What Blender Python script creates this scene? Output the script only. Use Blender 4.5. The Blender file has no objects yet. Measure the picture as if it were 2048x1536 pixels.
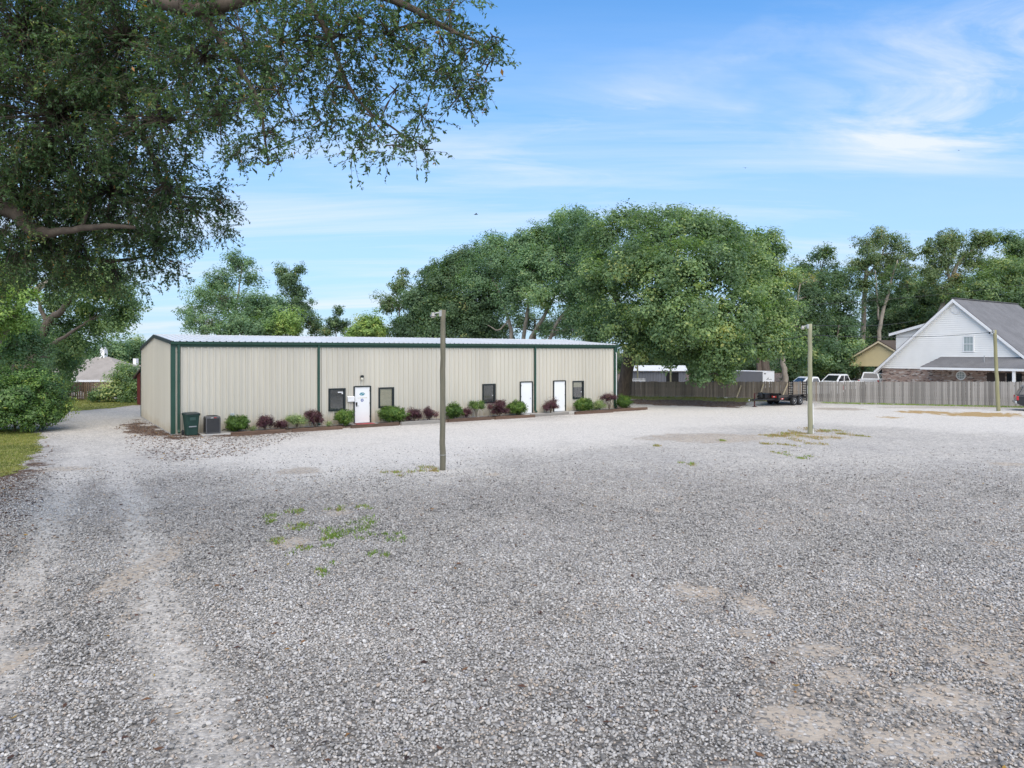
import bpy, bmesh, math, random
import numpy as np
from mathutils import Vector, Matrix

random.seed(11)
rng = np.random.default_rng(11)
sc = bpy.context.scene
COL = sc.collection
R = math.radians

# ------------------------------------------------------------------ camera
F, CX, HY, CAMH = 1420.0, 1024.0, 705.0, 4.0      # focal length / centre / horizon row (2048 px wide), eye height in m
cam_d = bpy.data.cameras.new('camera')
cam = bpy.data.objects.new('camera', cam_d)
COL.objects.link(cam)
cam.location = (0, 0, CAMH)
cam.rotation_euler = (R(90), 0, 0)
cam_d.sensor_width = 36.0
cam_d.lens = F / 2048 * 36.0
cam_d.shift_y = -(768 - HY) / 2048
cam_d.clip_start = 0.1
cam_d.clip_end = 6000
sc.camera = cam

# ------------------------------------------------------------------ sky, sun, exposure
SUN_EL, SUN_AZ = 53.0, 174.0      # azimuth clockwise from +Y (behind the camera, to the right)
world = bpy.data.worlds.new('World')
sc.world = world
world.use_nodes = True
wt = world.node_tree
wt.nodes.clear()


def NN(nt, typ, **kw):
    n = nt.nodes.new(typ)
    for k, v in kw.items():
        if k.startswith('i_'):
            key = k[2:]
            key = int(key) if key.isdigit() else key.replace('_', ' ')
            n.inputs[key].default_value = v
        else:
            setattr(n, k, v)
    return n


def LK(nt, a, b):
    nt.links.new(a, b)


def MATH(nt, op, a, b=None, c=None, clamp=False):
    n = nt.nodes.new('ShaderNodeMath')
    n.operation = op
    n.use_clamp = clamp
    for i, v in enumerate((a, b, c)):
        if v is None:
            continue
        if isinstance(v, (int, float)):
            n.inputs[i].default_value = v
        else:
            nt.links.new(v, n.inputs[i])
    return n.outputs[0]


def MIXC(nt, fac, a, b, blend='MIX'):
    n = nt.nodes.new('ShaderNodeMix')
    n.data_type = 'RGBA'
    n.blend_type = blend
    for sock, v in ((n.inputs[0], fac), (n.inputs[6], a), (n.inputs[7], b)):
        if isinstance(v, (int, float)):
            sock.default_value = v
        elif isinstance(v, tuple):
            sock.default_value = (*v[:3], 1)
        else:
            nt.links.new(v, sock)
    return n.outputs[2]


def RAMP(nt, fac, stops, interp='LINEAR'):
    n = nt.nodes.new('ShaderNodeValToRGB')
    n.color_ramp.interpolation = interp
    els = n.color_ramp.elements
    while len(els) < len(stops):
        els.new(0.5)
    for e, (p, c) in zip(els, stops):
        e.position = p
        e.color = (*c[:3], 1) if isinstance(c, tuple) else (c, c, c, 1)
    nt.links.new(fac, n.inputs[0])
    return n.outputs[0]


sky = NN(wt, 'ShaderNodeTexSky', sky_type='NISHITA', sun_disc=False, sun_elevation=R(SUN_EL),
         sun_rotation=R(SUN_AZ), altitude=20.0, air_density=1.0, dust_density=0.3, ozone_density=2.2)
# thin cirrus, laid out on the sky by direction
tc = NN(wt, 'ShaderNodeTexCoord')
sep = NN(wt, 'ShaderNodeSeparateXYZ')
LK(wt, tc.outputs['Generated'], sep.inputs[0])
zz = MATH(wt, 'ADD', MATH(wt, 'MAXIMUM', sep.outputs[2], 0.0), 0.12)
comb = NN(wt, 'ShaderNodeCombineXYZ')
LK(wt, MATH(wt, 'DIVIDE', sep.outputs[0], zz), comb.inputs[0])
LK(wt, MATH(wt, 'DIVIDE', sep.outputs[1], zz), comb.inputs[1])


def cirrus(scale, detail, stretch, rot, lo, hi, dist=0.6, off=(0, 0, 0)):
    mp = NN(wt, 'ShaderNodeMapping')
    mp.inputs['Rotation'].default_value = (0, 0, rot)
    mp.inputs['Scale'].default_value = stretch
    mp.inputs['Location'].default_value = off
    LK(wt, comb.outputs[0], mp.inputs[0])
    nz = NN(wt, 'ShaderNodeTexNoise', i_Scale=scale, i_Detail=detail, i_Roughness=0.62, i_Distortion=dist)
    LK(wt, mp.outputs[0], nz.inputs['Vector'])
    return RAMP(wt, nz.outputs['Fac'], [(lo, 0.0), (hi, 1.0)])


wisps = cirrus(0.75, 9.0, (0.75, 1.6, 1), 0.55, 0.50, 0.82, 1.0, (4.3, 2.15, 0))
veil = cirrus(0.9, 8.0, (0.32, 1.9, 1), -0.06, 0.44, 0.70, 0.5, (0.7, 3.1, 0))
lowband = MATH(wt, 'MULTIPLY', veil, RAMP(wt, sep.outputs[2], [(0.0, 0.8), (0.24, 0.58), (0.42, 0.05)]))
hazeband = RAMP(wt, sep.outputs[2], [(0.0, 0.85), (0.20, 0.55), (0.40, 0.0)])


def puff(px, py, rad, rot, sx, sy, amp):
    """a wisp of cirrus standing in one direction of the sky"""
    d = Vector(((px - CX) / F, 1, (HY - py) / F)).normalized()
    zc = max(d.z, 0) + 0.12
    mp = NN(wt, 'ShaderNodeMapping', vector_type='TEXTURE')
    mp.inputs['Location'].default_value = (d.x / zc, d.y / zc, 0)
    mp.inputs['Rotation'].default_value = (0, 0, rot)
    mp.inputs['Scale'].default_value = (sx, sy, 1)
    LK(wt, comb.outputs[0], mp.inputs[0])
    nz = NN(wt, 'ShaderNodeTexNoise', i_Scale=1.6, i_Detail=4.0, i_Distortion=0.5)
    LK(wt, comb.outputs[0], nz.inputs['Vector'])
    ln = NN(wt, 'ShaderNodeVectorMath', operation='LENGTH')
    LK(wt, mp.outputs[0], ln.inputs[0])
    dd = MATH(wt, 'ADD', ln.outputs['Value'], MATH(wt, 'MULTIPLY', MATH(wt, 'SUBTRACT', nz.outputs['Fac'], 0.5), 1.5))
    return MATH(wt, 'MULTIPLY', RAMP(wt, dd, [(0.1, 1.0), (1.0, 0.0)]), amp)


fine = cirrus(1.5, 10.0, (0.55, 1.5, 1), 0.35, 0.43, 0.70, 1.4, (1.0, 0.3, 0))
spots = MATH(wt, 'ADD', puff(1890, 190, 1, 0.3, 0.66, 0.66, 1.35), puff(1290, 240, 1, -0.4, 0.42, 0.5, 0.5))
spots = MATH(wt, 'ADD', spots, puff(980, 330, 1, -0.2, 0.7, 0.6, 0.5))
spots = MATH(wt, 'MULTIPLY', spots, fine)
cl = MATH(wt, 'ADD', MATH(wt, 'MULTIPLY', wisps, 0.10), MATH(wt, 'ADD', lowband, spots))
cl = MATH(wt, 'MINIMUM', cl, 0.88)
tint = MIXC(wt, 1.0, sky.outputs[0], (0.61, 0.99, 1.22), 'MULTIPLY')
tint = MIXC(wt, hazeband, tint, (2.4, 3.0, 4.2))
mixed = MIXC(wt, cl, tint, (4.3, 4.55, 4.8))
bg = NN(wt, 'ShaderNodeBackground', i_Strength=0.115)
LK(wt, mixed, bg.inputs[0])
wo = NN(wt, 'ShaderNodeOutputWorld')
LK(wt, bg.outputs[0], wo.inputs[0])

sun_d = bpy.data.lights.new('sun', 'SUN')
sun_d.energy = 2.5
sun_d.angle = R(85)
sun_d.color = (1.0, 0.86, 0.66)
sun = bpy.data.objects.new('sun', sun_d)
COL.objects.link(sun)
az, el = R(SUN_AZ), R(SUN_EL)
sdir = Vector((math.sin(az) * math.cos(el), math.cos(az) * math.cos(el), math.sin(el)))
sun.rotation_euler = sdir.to_track_quat('Z', 'Y').to_euler()
sun.location = sdir * 100

sc.view_settings.view_transform = 'Standard'
sc.view_settings.look = 'None'
sc.view_settings.gamma = 1
sc.view_settings.use_curve_mapping = False
sc.view_settings.exposure = 0.88


# ------------------------------------------------------------------ helpers: places
def P(px, py, z=0.0):
    """ground point (height z) that stands at a spot of the photograph"""
    d = F * (CAMH - z) / (py - HY)
    return Vector(((px - CX) / F * d, d, z))


def D(px, py, depth):
    return Vector(((px - CX) / F * depth, depth, CAMH + (HY - py) / F * depth))


# ------------------------------------------------------------------ helpers: tags
def tag(o, label, cat, group=None, kind=None):
    if label:
        o['label'] = label
    if cat:
        o['category'] = cat
    if group:
        o['group'] = group
    if kind:
        o['kind'] = kind
    return o


def thing(name, label, cat, loc=(0, 0, 0), rz=0.0, group=None):
    o = bpy.data.objects.new(name, None)
    o.empty_display_size = 0.2
    COL.objects.link(o)
    o.location = loc
    o.rotation_euler = (0, 0, rz)
    return tag(o, label, cat, group)


def copy_tree(o, parent=None):
    c = o.copy()
    COL.objects.link(c)
    c.parent = parent
    for ch in list(o.children):
        copy_tree(ch, c)
    return c


# ------------------------------------------------------------------ helpers: geometry
class G:
    def __init__(s):
        s.v = []
        s.f = []

    def add(s, vs, fs):
        b = len(s.v)
        s.v += [tuple(v) for v in vs]
        s.f += [tuple(b + i for i in f) for f in fs]
        return s

    def box(s, x0, x1, y0, y1, z0, z1):
        return s.add([(x0, y0, z0), (x1, y0, z0), (x1, y1, z0), (x0, y1, z0),
                      (x0, y0, z1), (x1, y0, z1), (x1, y1, z1), (x0, y1, z1)],
                     [(0, 3, 2, 1), (4, 5, 6, 7), (0, 1, 5, 4), (1, 2, 6, 5), (2, 3, 7, 6), (3, 0, 4, 7)])

    def bar(s, a, b, w, h, up=(0, 0, 1)):
        a, b = Vector(a), Vector(b)
        t = (b - a).normalized()
        u = Vector(up)
        if abs(t.dot(u)) > 0.95:
            u = Vector((1, 0, 0))
        sd = t.cross(u).normalized() * w / 2
        uu = sd.normalized().cross(t).normalized() * h / 2
        vs = []
        for p in (a, b):
            vs += [p - sd - uu, p + sd - uu, p + sd + uu, p - sd + uu]
        return s.add(vs, [(0, 3, 2, 1), (4, 5, 6, 7), (0, 1, 5, 4), (1, 2, 6, 5), (2, 3, 7, 6), (3, 0, 4, 7)])

    def tube(s, pts, rad, n=8, cap=True):
        pts = [Vector(p) for p in pts]
        if not hasattr(rad, '__len__'):
            rad = [rad] * len(pts)
        rings = []
        u = None
        for i, p in enumerate(pts):
            t = (pts[min(i + 1, len(pts) - 1)] - pts[max(i - 1, 0)])
            t = t.normalized() if t.length > 1e-9 else Vector((0, 0, 1))
            if u is None:
                u = t.orthogonal().normalized()
            else:
                u = (u - t * u.dot(t))
                u = u.normalized() if u.length > 1e-6 else t.orthogonal().normalized()
            w = t.cross(u)
            rings.append([p + (u * math.cos(2 * math.pi * k / n) + w * math.sin(2 * math.pi * k / n)) * rad[i] for k in range(n)])
        vs = [q for r_ in rings for q in r_]
        fs = []
        for i in range(len(pts) - 1):
            for k in range(n):
                a = i * n + k
                b = i * n + (k + 1) % n
                fs.append((a, b, b + n, a + n))
        if cap:
            fs.append(tuple(range(n - 1, -1, -1)))
            fs.append(tuple(range((len(pts) - 1) * n, len(pts) * n)))
        return s.add(vs, fs)

    def prism(s, poly, off):
        """closed polygon (list of 3D points) swept by the vector off"""
        n = len(poly)
        off = Vector(off)
        vs = [Vector(p) for p in poly] + [Vector(p) + off for p in poly]
        fs = [tuple(range(n - 1, -1, -1)), tuple(range(n, 2 * n))]
        for k in range(n):
            j = (k + 1) % n
            fs.append((k, j, n + j, n + k))
        return s.add(vs, fs)

    def lathe(s, prof, n=16, c=(0, 0, 0), axis='z'):
        """prof: list of (radius, height)"""
        vs = []
        for r_, h in prof:
            for k in range(n):
                a = 2 * math.pi * k / n
                x, y, z = r_ * math.cos(a), r_ * math.sin(a), h
                if axis == 'y':
                    x, y, z = x, z, y
                elif axis == 'x':
                    x, y, z = z, x, y
                vs.append((c[0] + x, c[1] + y, c[2] + z))
        fs = []
        m = len(prof)
        for i in range(m - 1):
            for k in range(n):
                j = (k + 1) % n
                fs.append((i * n + k, i * n + j, (i + 1) * n + j, (i + 1) * n + k))
        fs.append(tuple(range(n - 1, -1, -1)))
        fs.append(tuple(range((m - 1) * n, m * n)))
        return s.add(vs, fs)

    def mesh(s, name, m, smooth=False):
        me = bpy.data.meshes.new(name)
        me.from_pydata(s.v, [], s.f)
        bm = bmesh.new()
        bm.from_mesh(me)
        bmesh.ops.recalc_face_normals(bm, faces=bm.faces)
        bm.to_mesh(me)
        bm.free()
        if m:
            me.materials.append(m)
        if smooth:
            me.polygons.foreach_set('use_smooth', [True] * len(me.polygons))
        return me

    def build(s, name, m, parent=None, bevel=0.0, smooth=False, loc=None):
        o = bpy.data.objects.new(name, s.mesh(name, m, smooth))
        COL.objects.link(o)
        o.parent = parent
        if loc is not None:
            o.location = loc
        if bevel:
            b = o.modifiers.new('bevel', 'BEVEL')
            b.width = bevel
            b.segments = 2
            b.limit_method = 'ANGLE'
            b.angle_limit = R(40)
        return o


def link_mesh(name, me, parent=None, loc=None, rot=None):
    o = bpy.data.objects.new(name, me)
    COL.objects.link(o)
    o.parent = parent
    if loc is not None:
        o.location = loc
    if rot is not None:
        o.rotation_euler = rot
    return o


def fast_mesh(name, V, k, m, tint=None):
    """V: (n*k,3) array, faces of k corners each; tint: one value per face"""
    n = len(V) // k
    me = bpy.data.meshes.new(name)
    me.vertices.add(n * k)
    me.vertices.foreach_set('co', np.ascontiguousarray(V, dtype=np.float32).ravel())
    me.loops.add(n * k)
    me.loops.foreach_set('vertex_index', np.arange(n * k, dtype=np.int32))
    me.polygons.add(n)
    me.polygons.foreach_set('loop_start', np.arange(0, n * k, k, dtype=np.int32))
    me.update(calc_edges=True)
    if tint is not None:
        a = me.attributes.new('tint', 'FLOAT', 'FACE')
        a.data.foreach_set('value', np.asarray(tint, dtype=np.float32))
    if m:
        me.materials.append(m)
    return me


# ------------------------------------------------------------------ helpers: materials
def new_mat(name):
    m = bpy.data.materials.new(name)
    m.use_nodes = True
    nt = m.node_tree
    nt.nodes.clear()
    out = nt.nodes.new('ShaderNodeOutputMaterial')
    return m, nt, out


def plain(name, c, rough=0.6, var=0.12, scale=3.0, metal=0.0, rnd=0.0, bump=0.0, bscale=40.0, spec=0.4, stain=0.0,
          stain_c=(0.12, 0.10, 0.07), stretch=(1, 1, 1), coat=0.0):
    m, nt, out = new_mat(name)
    b = NN(nt, 'ShaderNodeBsdfPrincipled')
    b.inputs['Roughness'].default_value = rough
    b.inputs['Metallic'].default_value = metal
    b.inputs['Specular IOR Level'].default_value = spec
    b.inputs['Coat Weight'].default_value = coat
    tcn = NN(nt, 'ShaderNodeTexCoord')
    mp = NN(nt, 'ShaderNodeMapping')
    mp.inputs['Scale'].default_value = stretch
    LK(nt, tcn.outputs['Object'], mp.inputs[0])
    nz = NN(nt, 'ShaderNodeTexNoise', i_Scale=scale, i_Detail=6.0, i_Roughness=0.6)
    LK(nt, mp.outputs[0], nz.inputs['Vector'])
    lo = tuple(max(0, x * (1 - var)) for x in c)
    hi = tuple(min(1, x * (1 + var)) for x in c)
    col = RAMP(nt, nz.outputs['Fac'], [(0.3, lo), (0.7, hi)])
    if rnd:
        oi = NN(nt, 'ShaderNodeObjectInfo')
        f = MATH(nt, 'ADD', MATH(nt, 'MULTIPLY', oi.outputs['Random'], 2 * rnd), 1 - rnd)
        vm = NN(nt, 'ShaderNodeVectorMath', operation='SCALE')
        LK(nt, col, vm.inputs[0])
        LK(nt, f, vm.inputs['Scale'])
        col = vm.outputs[0]
    if stain:
        n2 = NN(nt, 'ShaderNodeTexNoise', i_Scale=scale * 0.45, i_Detail=8.0, i_Roughness=0.7)
        LK(nt, mp.outputs[0], n2.inputs['Vector'])
        col = MIXC(nt, MATH(nt, 'MULTIPLY', RAMP(nt, n2.outputs['Fac'], [(0.45, 0.0), (0.75, 1.0)]), stain), col, stain_c)
    LK(nt, col, b.inputs['Base Color'])
    if bump:
        n3 = NN(nt, 'ShaderNodeTexNoise', i_Scale=bscale, i_Detail=5.0)
        LK(nt, mp.outputs[0], n3.inputs['Vector'])
        bp = NN(nt, 'ShaderNodeBump', i_Strength=bump, i_Distance=0.02)
        LK(nt, n3.outputs['Fac'], bp.inputs['Height'])
        LK(nt, bp.outputs[0], b.inputs['Normal'])
    LK(nt, b.outputs[0], out.inputs[0])
    return m


def leafy(name, stops, trans=0.48, rough=0.5, gain=3.0):
    m, nt, out = new_mat(name)
    at = NN(nt, 'ShaderNodeAttribute', attribute_name='tint')
    col = RAMP(nt, at.outputs['Fac'], [(p_, tuple(min(x * gain, .6) for x in c_)) for p_, c_ in stops])
    b = NN(nt, 'ShaderNodeBsdfPrincipled')
    b.inputs['Roughness'].default_value = rough
    b.inputs['Specular IOR Level'].default_value = 0.35
    LK(nt, col, b.inputs['Base Color'])
    t = NN(nt, 'ShaderNodeBsdfTranslucent')
    LK(nt, MIXC(nt, 1.0, col, (1.25, 1.35, 0.6), 'MULTIPLY'), t.inputs[0])
    mx = NN(nt, 'ShaderNodeMixShader', i_0=trans)
    LK(nt, b.outputs[0], mx.inputs[1])
    LK(nt, t.outputs[0], mx.inputs[2])
    LK(nt, mx.outputs[0], out.inputs[0])
    return m


def glassy(name, tintc=(0.75, 0.8, 0.8), transp=0.7, rough=0.04):
    m, nt, out = new_mat(name)
    t = NN(nt, 'ShaderNodeBsdfTransparent')
    t.inputs[0].default_value = (*tintc, 1)
    g = NN(nt, 'ShaderNodeBsdfGlossy', i_Roughness=rough)
    fr = NN(nt, 'ShaderNodeFresnel', i_IOR=1.5)
    f = MATH(nt, 'ADD', MATH(nt, 'MULTIPLY', fr.outputs[0], 1.0), 0.06, clamp=True)
    mx = NN(nt, 'ShaderNodeMixShader')
    LK(nt, f, mx.inputs[0])
    LK(nt, t.outputs[0], mx.inputs[1])
    LK(nt, g.outputs[0], mx.inputs[2])
    LK(nt, mx.outputs[0], out.inputs[0])
    return m


# numpy value noise
def vnoise(x, y, seed=0):
    xi, yi = np.floor(x).astype(np.int64), np.floor(y).astype(np.int64)
    fx, fy = x - xi, y - yi
    fx, fy = fx * fx * (3 - 2 * fx), fy * fy * (3 - 2 * fy)

    def h(a, b):
        n = (a * 374761393 + b * 668265263 + seed * 1442695041) & 0xffffffff
        n = ((n ^ (n >> 13)) * 1274126177) & 0xffffffff
        return ((n ^ (n >> 16)) & 0xffff) / 65535.0
    return (h(xi, yi) * (1 - fx) + h(xi + 1, yi) * fx) * (1 - fy) + (h(xi, yi + 1) * (1 - fx) + h(xi + 1, yi + 1) * fx) * fy


def fbm(x, y, seed=0, o=4):
    r_, a, t = 0, 0.5, 0
    for i in range(o):
        r_ = r_ + a * vnoise(x * 2 ** i, y * 2 ** i, seed + i)
        t += a
        a *= 0.5
    return r_ / t


def sstep(a, b, x):
    t = np.clip((x - a) / (b - a), 0, 1)
    return t * t * (3 - 2 * t)

# ================================================================== GROUND
def poly_sdf(poly, x, y):
    """signed distance to a polygon in plan, negative inside"""
    d = np.full(x.shape, 1e9)
    inside = np.zeros(x.shape, bool)
    n = len(poly)
    for i in range(n):
        ax, ay = poly[i]
        bx, by = poly[(i + 1) % n]
        ex, ey = bx - ax, by - ay
        t = np.clip(((x - ax) * ex + (y - ay) * ey) / (ex * ex + ey * ey + 1e-12), 0, 1)
        d = np.minimum(d, np.hypot(x - ax - t * ex, y - ay - t * ey))
        c = ((ay > y) != (by > y)) & (x < (bx - ax) * (y - ay) / (by - ay + 1e-12) + ax)
        inside ^= c
    return np.where(inside, -d, d)


def line_dist(pl, x, y):
    d = np.full(x.shape, 1e9)
    for (ax, ay), (bx, by) in zip(pl[:-1], pl[1:]):
        ex, ey = bx - ax, by - ay
        t = np.clip(((x - ax) * ex + (y - ay) * ey) / (ex * ex + ey * ey), 0, 1)
        d = np.minimum(d, np.hypot(x - ax - t * ex, y - ay - t * ey))
    return d


def plan(pts):
    return [tuple(P(a, b)[:2]) for a, b in pts]


WHITE = plan([(285, 878), (420, 905), (480, 930), (560, 966), (700, 962), (870, 944), (1000, 908), (1150, 892), (1290, 884),
              (1340, 866), (1480, 854), (1700, 852), (2048, 872), (2500, 880), (2500, 822), (2048, 817), (1640, 810),
              (1420, 812), (1262, 818), (1137, 834), (880, 850), (690, 866), (450, 888)])
DRIVE = plan([(100, 835), (190, 812), (330, 812), (345, 872), (480, 905), (500, 940), (330, 960), (60, 970), (90, 890)])
BED = plan([(345, 872), (470, 874), (700, 856), (880, 846), (1130, 830), (1300, 820), (1250, 812), (1000, 815), (600, 840)])
LITTER = plan([(236, 856), (274, 839), (345, 869), (410, 873), (345, 879), (285, 872)])
LEAVES = plan([(255, 872), (345, 866), (620, 866), (560, 884), (470, 912), (330, 925), (280, 905)])
EDGE = plan([(-60, 945), (30, 940), (66, 905), (92, 885), (100, 915), (70, 965), (45, 1060), (20, 1140), (-60, 1160)])
BANK = plan([(1262, 798), (1420, 800), (1500, 806), (1480, 816), (1380, 813), (1262, 808)])
RUTS = [plan([(165, 895), (130, 980), (80, 1100), (20, 1230), (-80, 1420)]),
        plan([(222, 895), (258, 1000), (288, 1110), (330, 1260), (400, 1420), (480, 1600)])]
SAND = [(295, 1130, 38, 70, .85), (588, 1085, 48, 13, 1), (675, 1026, 34, 8, .9), (765, 1162, 20, 6, .9), (1395, 1185, 60, 20, .95),
        (1505, 1208, 34, 30, .9), (1490, 1270, 40, 20, .7), (1640, 1298, 75, 18, .9), (1600, 1450, 115, 46, 1), (1890, 1388, 85, 42, 1),
        (1690, 1352, 70, 22, .8), (1830, 1490, 130, 46, .9), (1990, 1330, 80, 60, .7), (1900, 1250, 200, 110, .42), (1750, 1440, 280, 120, .50), (1560, 1330, 90, 40, .5), (600, 942, 60, 9, .7), (1420, 876, 150, 12, .75),
        (130, 938, 70, 7, .7), (985, 949, 11, 4, 1), (1950, 1420, 90, 60, .5), (10, 1330, 30, 60, .8), (1480, 1540, 120, 30, .6),
        (1900, 815, 200, 3, .6), (1680, 818, 60, 4, .8), (2010, 928, 50, 5, .8), (270, 1230, 30, 30, .5), (390, 1075, 50, 16, .5),
        (1320, 1022, 18, 4, .9), (1980, 1088, 40, 6, .7)]
STRAW = [(1960, 829, 95, 6, 1), (1845, 824, 60, 4, .9), (1780, 835, 30, 2.5, .7), (1600, 870, 60, 7, .55), (1660, 874, 45, 6, .5)]


def ellipses(lst, x, y, n):
    m = np.zeros(x.shape)
    for px, py, rx, ry, a in lst:
        c = P(px, py)
        w = rx / F * c.y
        h = abs(P(px, py - ry).y - P(px, py + ry).y) / 2
        d = np.hypot((x - c.x) / w, (y - c.y) / h) + (n - 0.5) * 1.3
        m = np.maximum(m, a * sstep(1.15, 0.55, d))
    return m


def masks(x, y):
    n1 = fbm(x * 0.45, y * 0.45, 3)
    n2 = fbm(x * 1.3, y * 1.3, 9)
    n3 = fbm(x * 3.2, y * 3.2, 21)
    dw = poly_sdf(WHITE, x, y) + (n1 - 0.5) * 4.0 + (n2 - 0.5) * 1.6
    white = sstep(6.5, -3.5, dw)
    dd = poly_sdf(DRIVE, x, y) + (n1 - 0.5) * 3
    white = np.maximum(white, 0.55 * sstep(0.8, -1.2, dd))
    far = sstep(11, 30, y) * (0.34 + 0.16 * sstep(-3, 8, x))
    white = np.maximum(white, far)
    rut = np.zeros(x.shape)
    for r_ in RUTS:
        rut = np.maximum(rut, sstep(0.75, 0.15, line_dist(r_, x, y) + (n2 - 0.5) * 0.9))
    white = np.maximum(white, rut * 0.66 * sstep(0.15, 0.5, n1 + 0.1))
    white = np.maximum(white, 0.18 * sstep(0.56, 0.72, n1))
    sand = ellipses(SAND, x, y, n3 * 0.6 + n2 * 0.4)
    sand = np.maximum(sand, 0.35 * sstep(0.60, 0.74, n2) * sstep(0.40, 0.60, n1))
    sand = np.maximum(sand, 0.34 * rut * sstep(0.46, 0.60, n2) * sstep(26, 18, y))
    lit = 0.85 * sstep(0.5, -0.6, poly_sdf(LITTER, x, y) + (n2 - 0.5) * 2.2)
    lit = np.maximum(lit, sstep(63.5, 66, y))
    white = white * sstep(66, 63, y)
    lit = np.maximum(lit, 0.4 * sstep(0.5, -1.0, poly_sdf(LEAVES, x, y) + (n2 - 0.5) * 2.0) * sstep(0.42, 0.62, n3))
    lit = np.maximum(lit, 0.75 * sstep(0.3, -0.5, poly_sdf(EDGE, x, y) + (n2 - 0.5) * 1.4))
    lit = np.maximum(lit, 0.9 * sstep(0.3, -0.4, poly_sdf(BANK, x, y) + (n2 - 0.5) * 1.6))
    lit = np.maximum(lit, 0.8 * sstep(0.1, -0.3, poly_sdf(BED, x, y)))
    straw = ellipses(STRAW, x, y, n3)
    return white, sand, lit, straw, rut


def gz(x, y):
    x = np.asarray(x, float)
    y = np.asarray(y, float)
    drop = -1.3 * sstep(63, 72, y) * sstep(8, -6, x)
    bank = 0.22 * sstep(54.5, 58.5, y) * sstep(4, 10, x) * sstep(27, 19, x) * sstep(75, 66, y)
    return drop + bank


def gzf(x, y):
    return float(gz(np.array([x]), np.array([y]))[0])


xs = np.concatenate([[-3000, -1200, -500, -250, -140, -90, -70, -55, -45, -38, -33, -30, -28], np.arange(-26, 40, 0.28),
                     [41, 43, 46, 50, 56, 64, 75, 95, 140, 250, 500, 1200, 3000]])
ys = np.concatenate([[-1000, -300, -100, -40, -15, -5, 0, 2, 3.5], np.arange(5, 30, 0.2), np.arange(30, 74, 0.36),
                     [76, 80, 86, 95, 110, 140, 200, 350, 700, 1500, 4000]])
gx, gy = np.meshgrid(xs, ys)
gxf, gyf = gx.ravel(), gy.ravel()
V = np.stack([gxf, gyf, gz(gxf, gyf)], 1)
nx, ny = len(xs), len(ys)
idx = np.arange(nx * ny).reshape(ny, nx)
quads = np.stack([idx[:-1, :-1], idx[:-1, 1:], idx[1:, 1:], idx[1:, :-1]], -1).reshape(-1, 4)
me = bpy.data.meshes.new('ground')
me.vertices.add(len(V))
me.vertices.foreach_set('co', V.astype(np.float32).ravel())
me.loops.add(quads.size)
me.loops.foreach_set('vertex_index', quads.astype(np.int32).ravel())
me.polygons.add(len(quads))
me.polygons.foreach_set('loop_start', np.arange(0, quads.size, 4, dtype=np.int32))
me.update(calc_edges=True)
w_, s_, l_, t_, r_ = masks(gxf, gyf)
ca = me.attributes.new('gm', 'FLOAT_COLOR', 'POINT')
ca.data.foreach_set('color', np.stack([w_, s_, l_, t_], 1).astype(np.float32).ravel())
me.polygons.foreach_set('use_smooth', [True] * len(quads))

# gravel material: crushed stone, fines, sand, leaf litter, pine straw by the painted-in-plan masks
mg, nt, out = new_mat('gravel_ground')
tcn = NN(nt, 'ShaderNodeTexCoord')
at = NN(nt, 'ShaderNodeAttribute', attribute_name='gm')
spr = NN(nt, 'ShaderNodeSeparateColor')
LK(nt, at.outputs['Color'], spr.inputs[0])
warp = NN(nt, 'ShaderNodeTexNoise', i_Scale=9.0, i_Detail=4.0)
LK(nt, tcn.outputs['Object'], warp.inputs['Vector'])
wv = NN(nt, 'ShaderNodeVectorMath', operation='SCALE')
wv.inputs['Scale'].default_value = 0.05
LK(nt, warp.outputs['Color'], wv.inputs[0])
av = NN(nt, 'ShaderNodeVectorMath', operation='ADD')
LK(nt, tcn.outputs['Object'], av.inputs[0])
LK(nt, wv.outputs[0], av.inputs[1])
vor = NN(nt, 'ShaderNodeTexVoronoi', i_Scale=21.0, i_Randomness=1.0)
LK(nt, av.outputs[0], vor.inputs['Vector'])
vor2 = NN(nt, 'ShaderNodeTexVoronoi', i_Scale=9.0, i_Randomness=1.0)
LK(nt, av.outputs[0], vor2.inputs['Vector'])
sv = NN(nt, 'ShaderNodeSeparateColor')
LK(nt, vor.outputs['Color'], sv.inputs[0])
sv2 = NN(nt, 'ShaderNodeSeparateColor')
LK(nt, vor2.outputs['Color'], sv2.inputs[0])
stone = RAMP(nt, sv.outputs[0], [(0.0, (0.16, 0.150, 0.135)), (0.25, (0.29, 0.272, 0.245)), (0.6, (0.40, 0.377, 0.340)), (1.0, (0.56, 0.53, 0.48))])
stone2 = RAMP(nt, sv2.outputs[0], [(0.0, 0.62), (0.5, 1.0), (1.0, 1.35)])
stone = MIXC(nt, 0.75, stone, stone2, 'MULTIPLY')
stone = MIXC(nt, RAMP(nt, vor.outputs['Distance'], [(0.45, 0.0), (0.78, 0.65)]), stone, (0.085, 0.08, 0.075))  # gaps between the cells painted dark, for the shade between stones
big = NN(nt, 'ShaderNodeTexNoise', i_Scale=0.28, i_Detail=7.0, i_Roughness=0.6)
LK(nt, tcn.outputs['Object'], big.inputs['Vector'])
stone = MIXC(nt, 1.0, stone, RAMP(nt, big.outputs['Fac'], [(0.3, (0.80, 0.80, 0.83)), (0.7, (1.18, 1.16, 1.13))]), 'MULTIPLY')
grit = NN(nt, 'ShaderNodeTexNoise', i_Scale=75.0, i_Detail=3.0)
LK(nt, tcn.outputs['Object'], grit.inputs['Vector'])
mid = NN(nt, 'ShaderNodeTexNoise', i_Scale=2.4, i_Detail=8.0, i_Roughness=0.7)
LK(nt, tcn.outputs['Object'], mid.inputs['Vector'])
midv = MATH(nt, 'SUBTRACT', mid.outputs['Fac'], 0.5)
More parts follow.
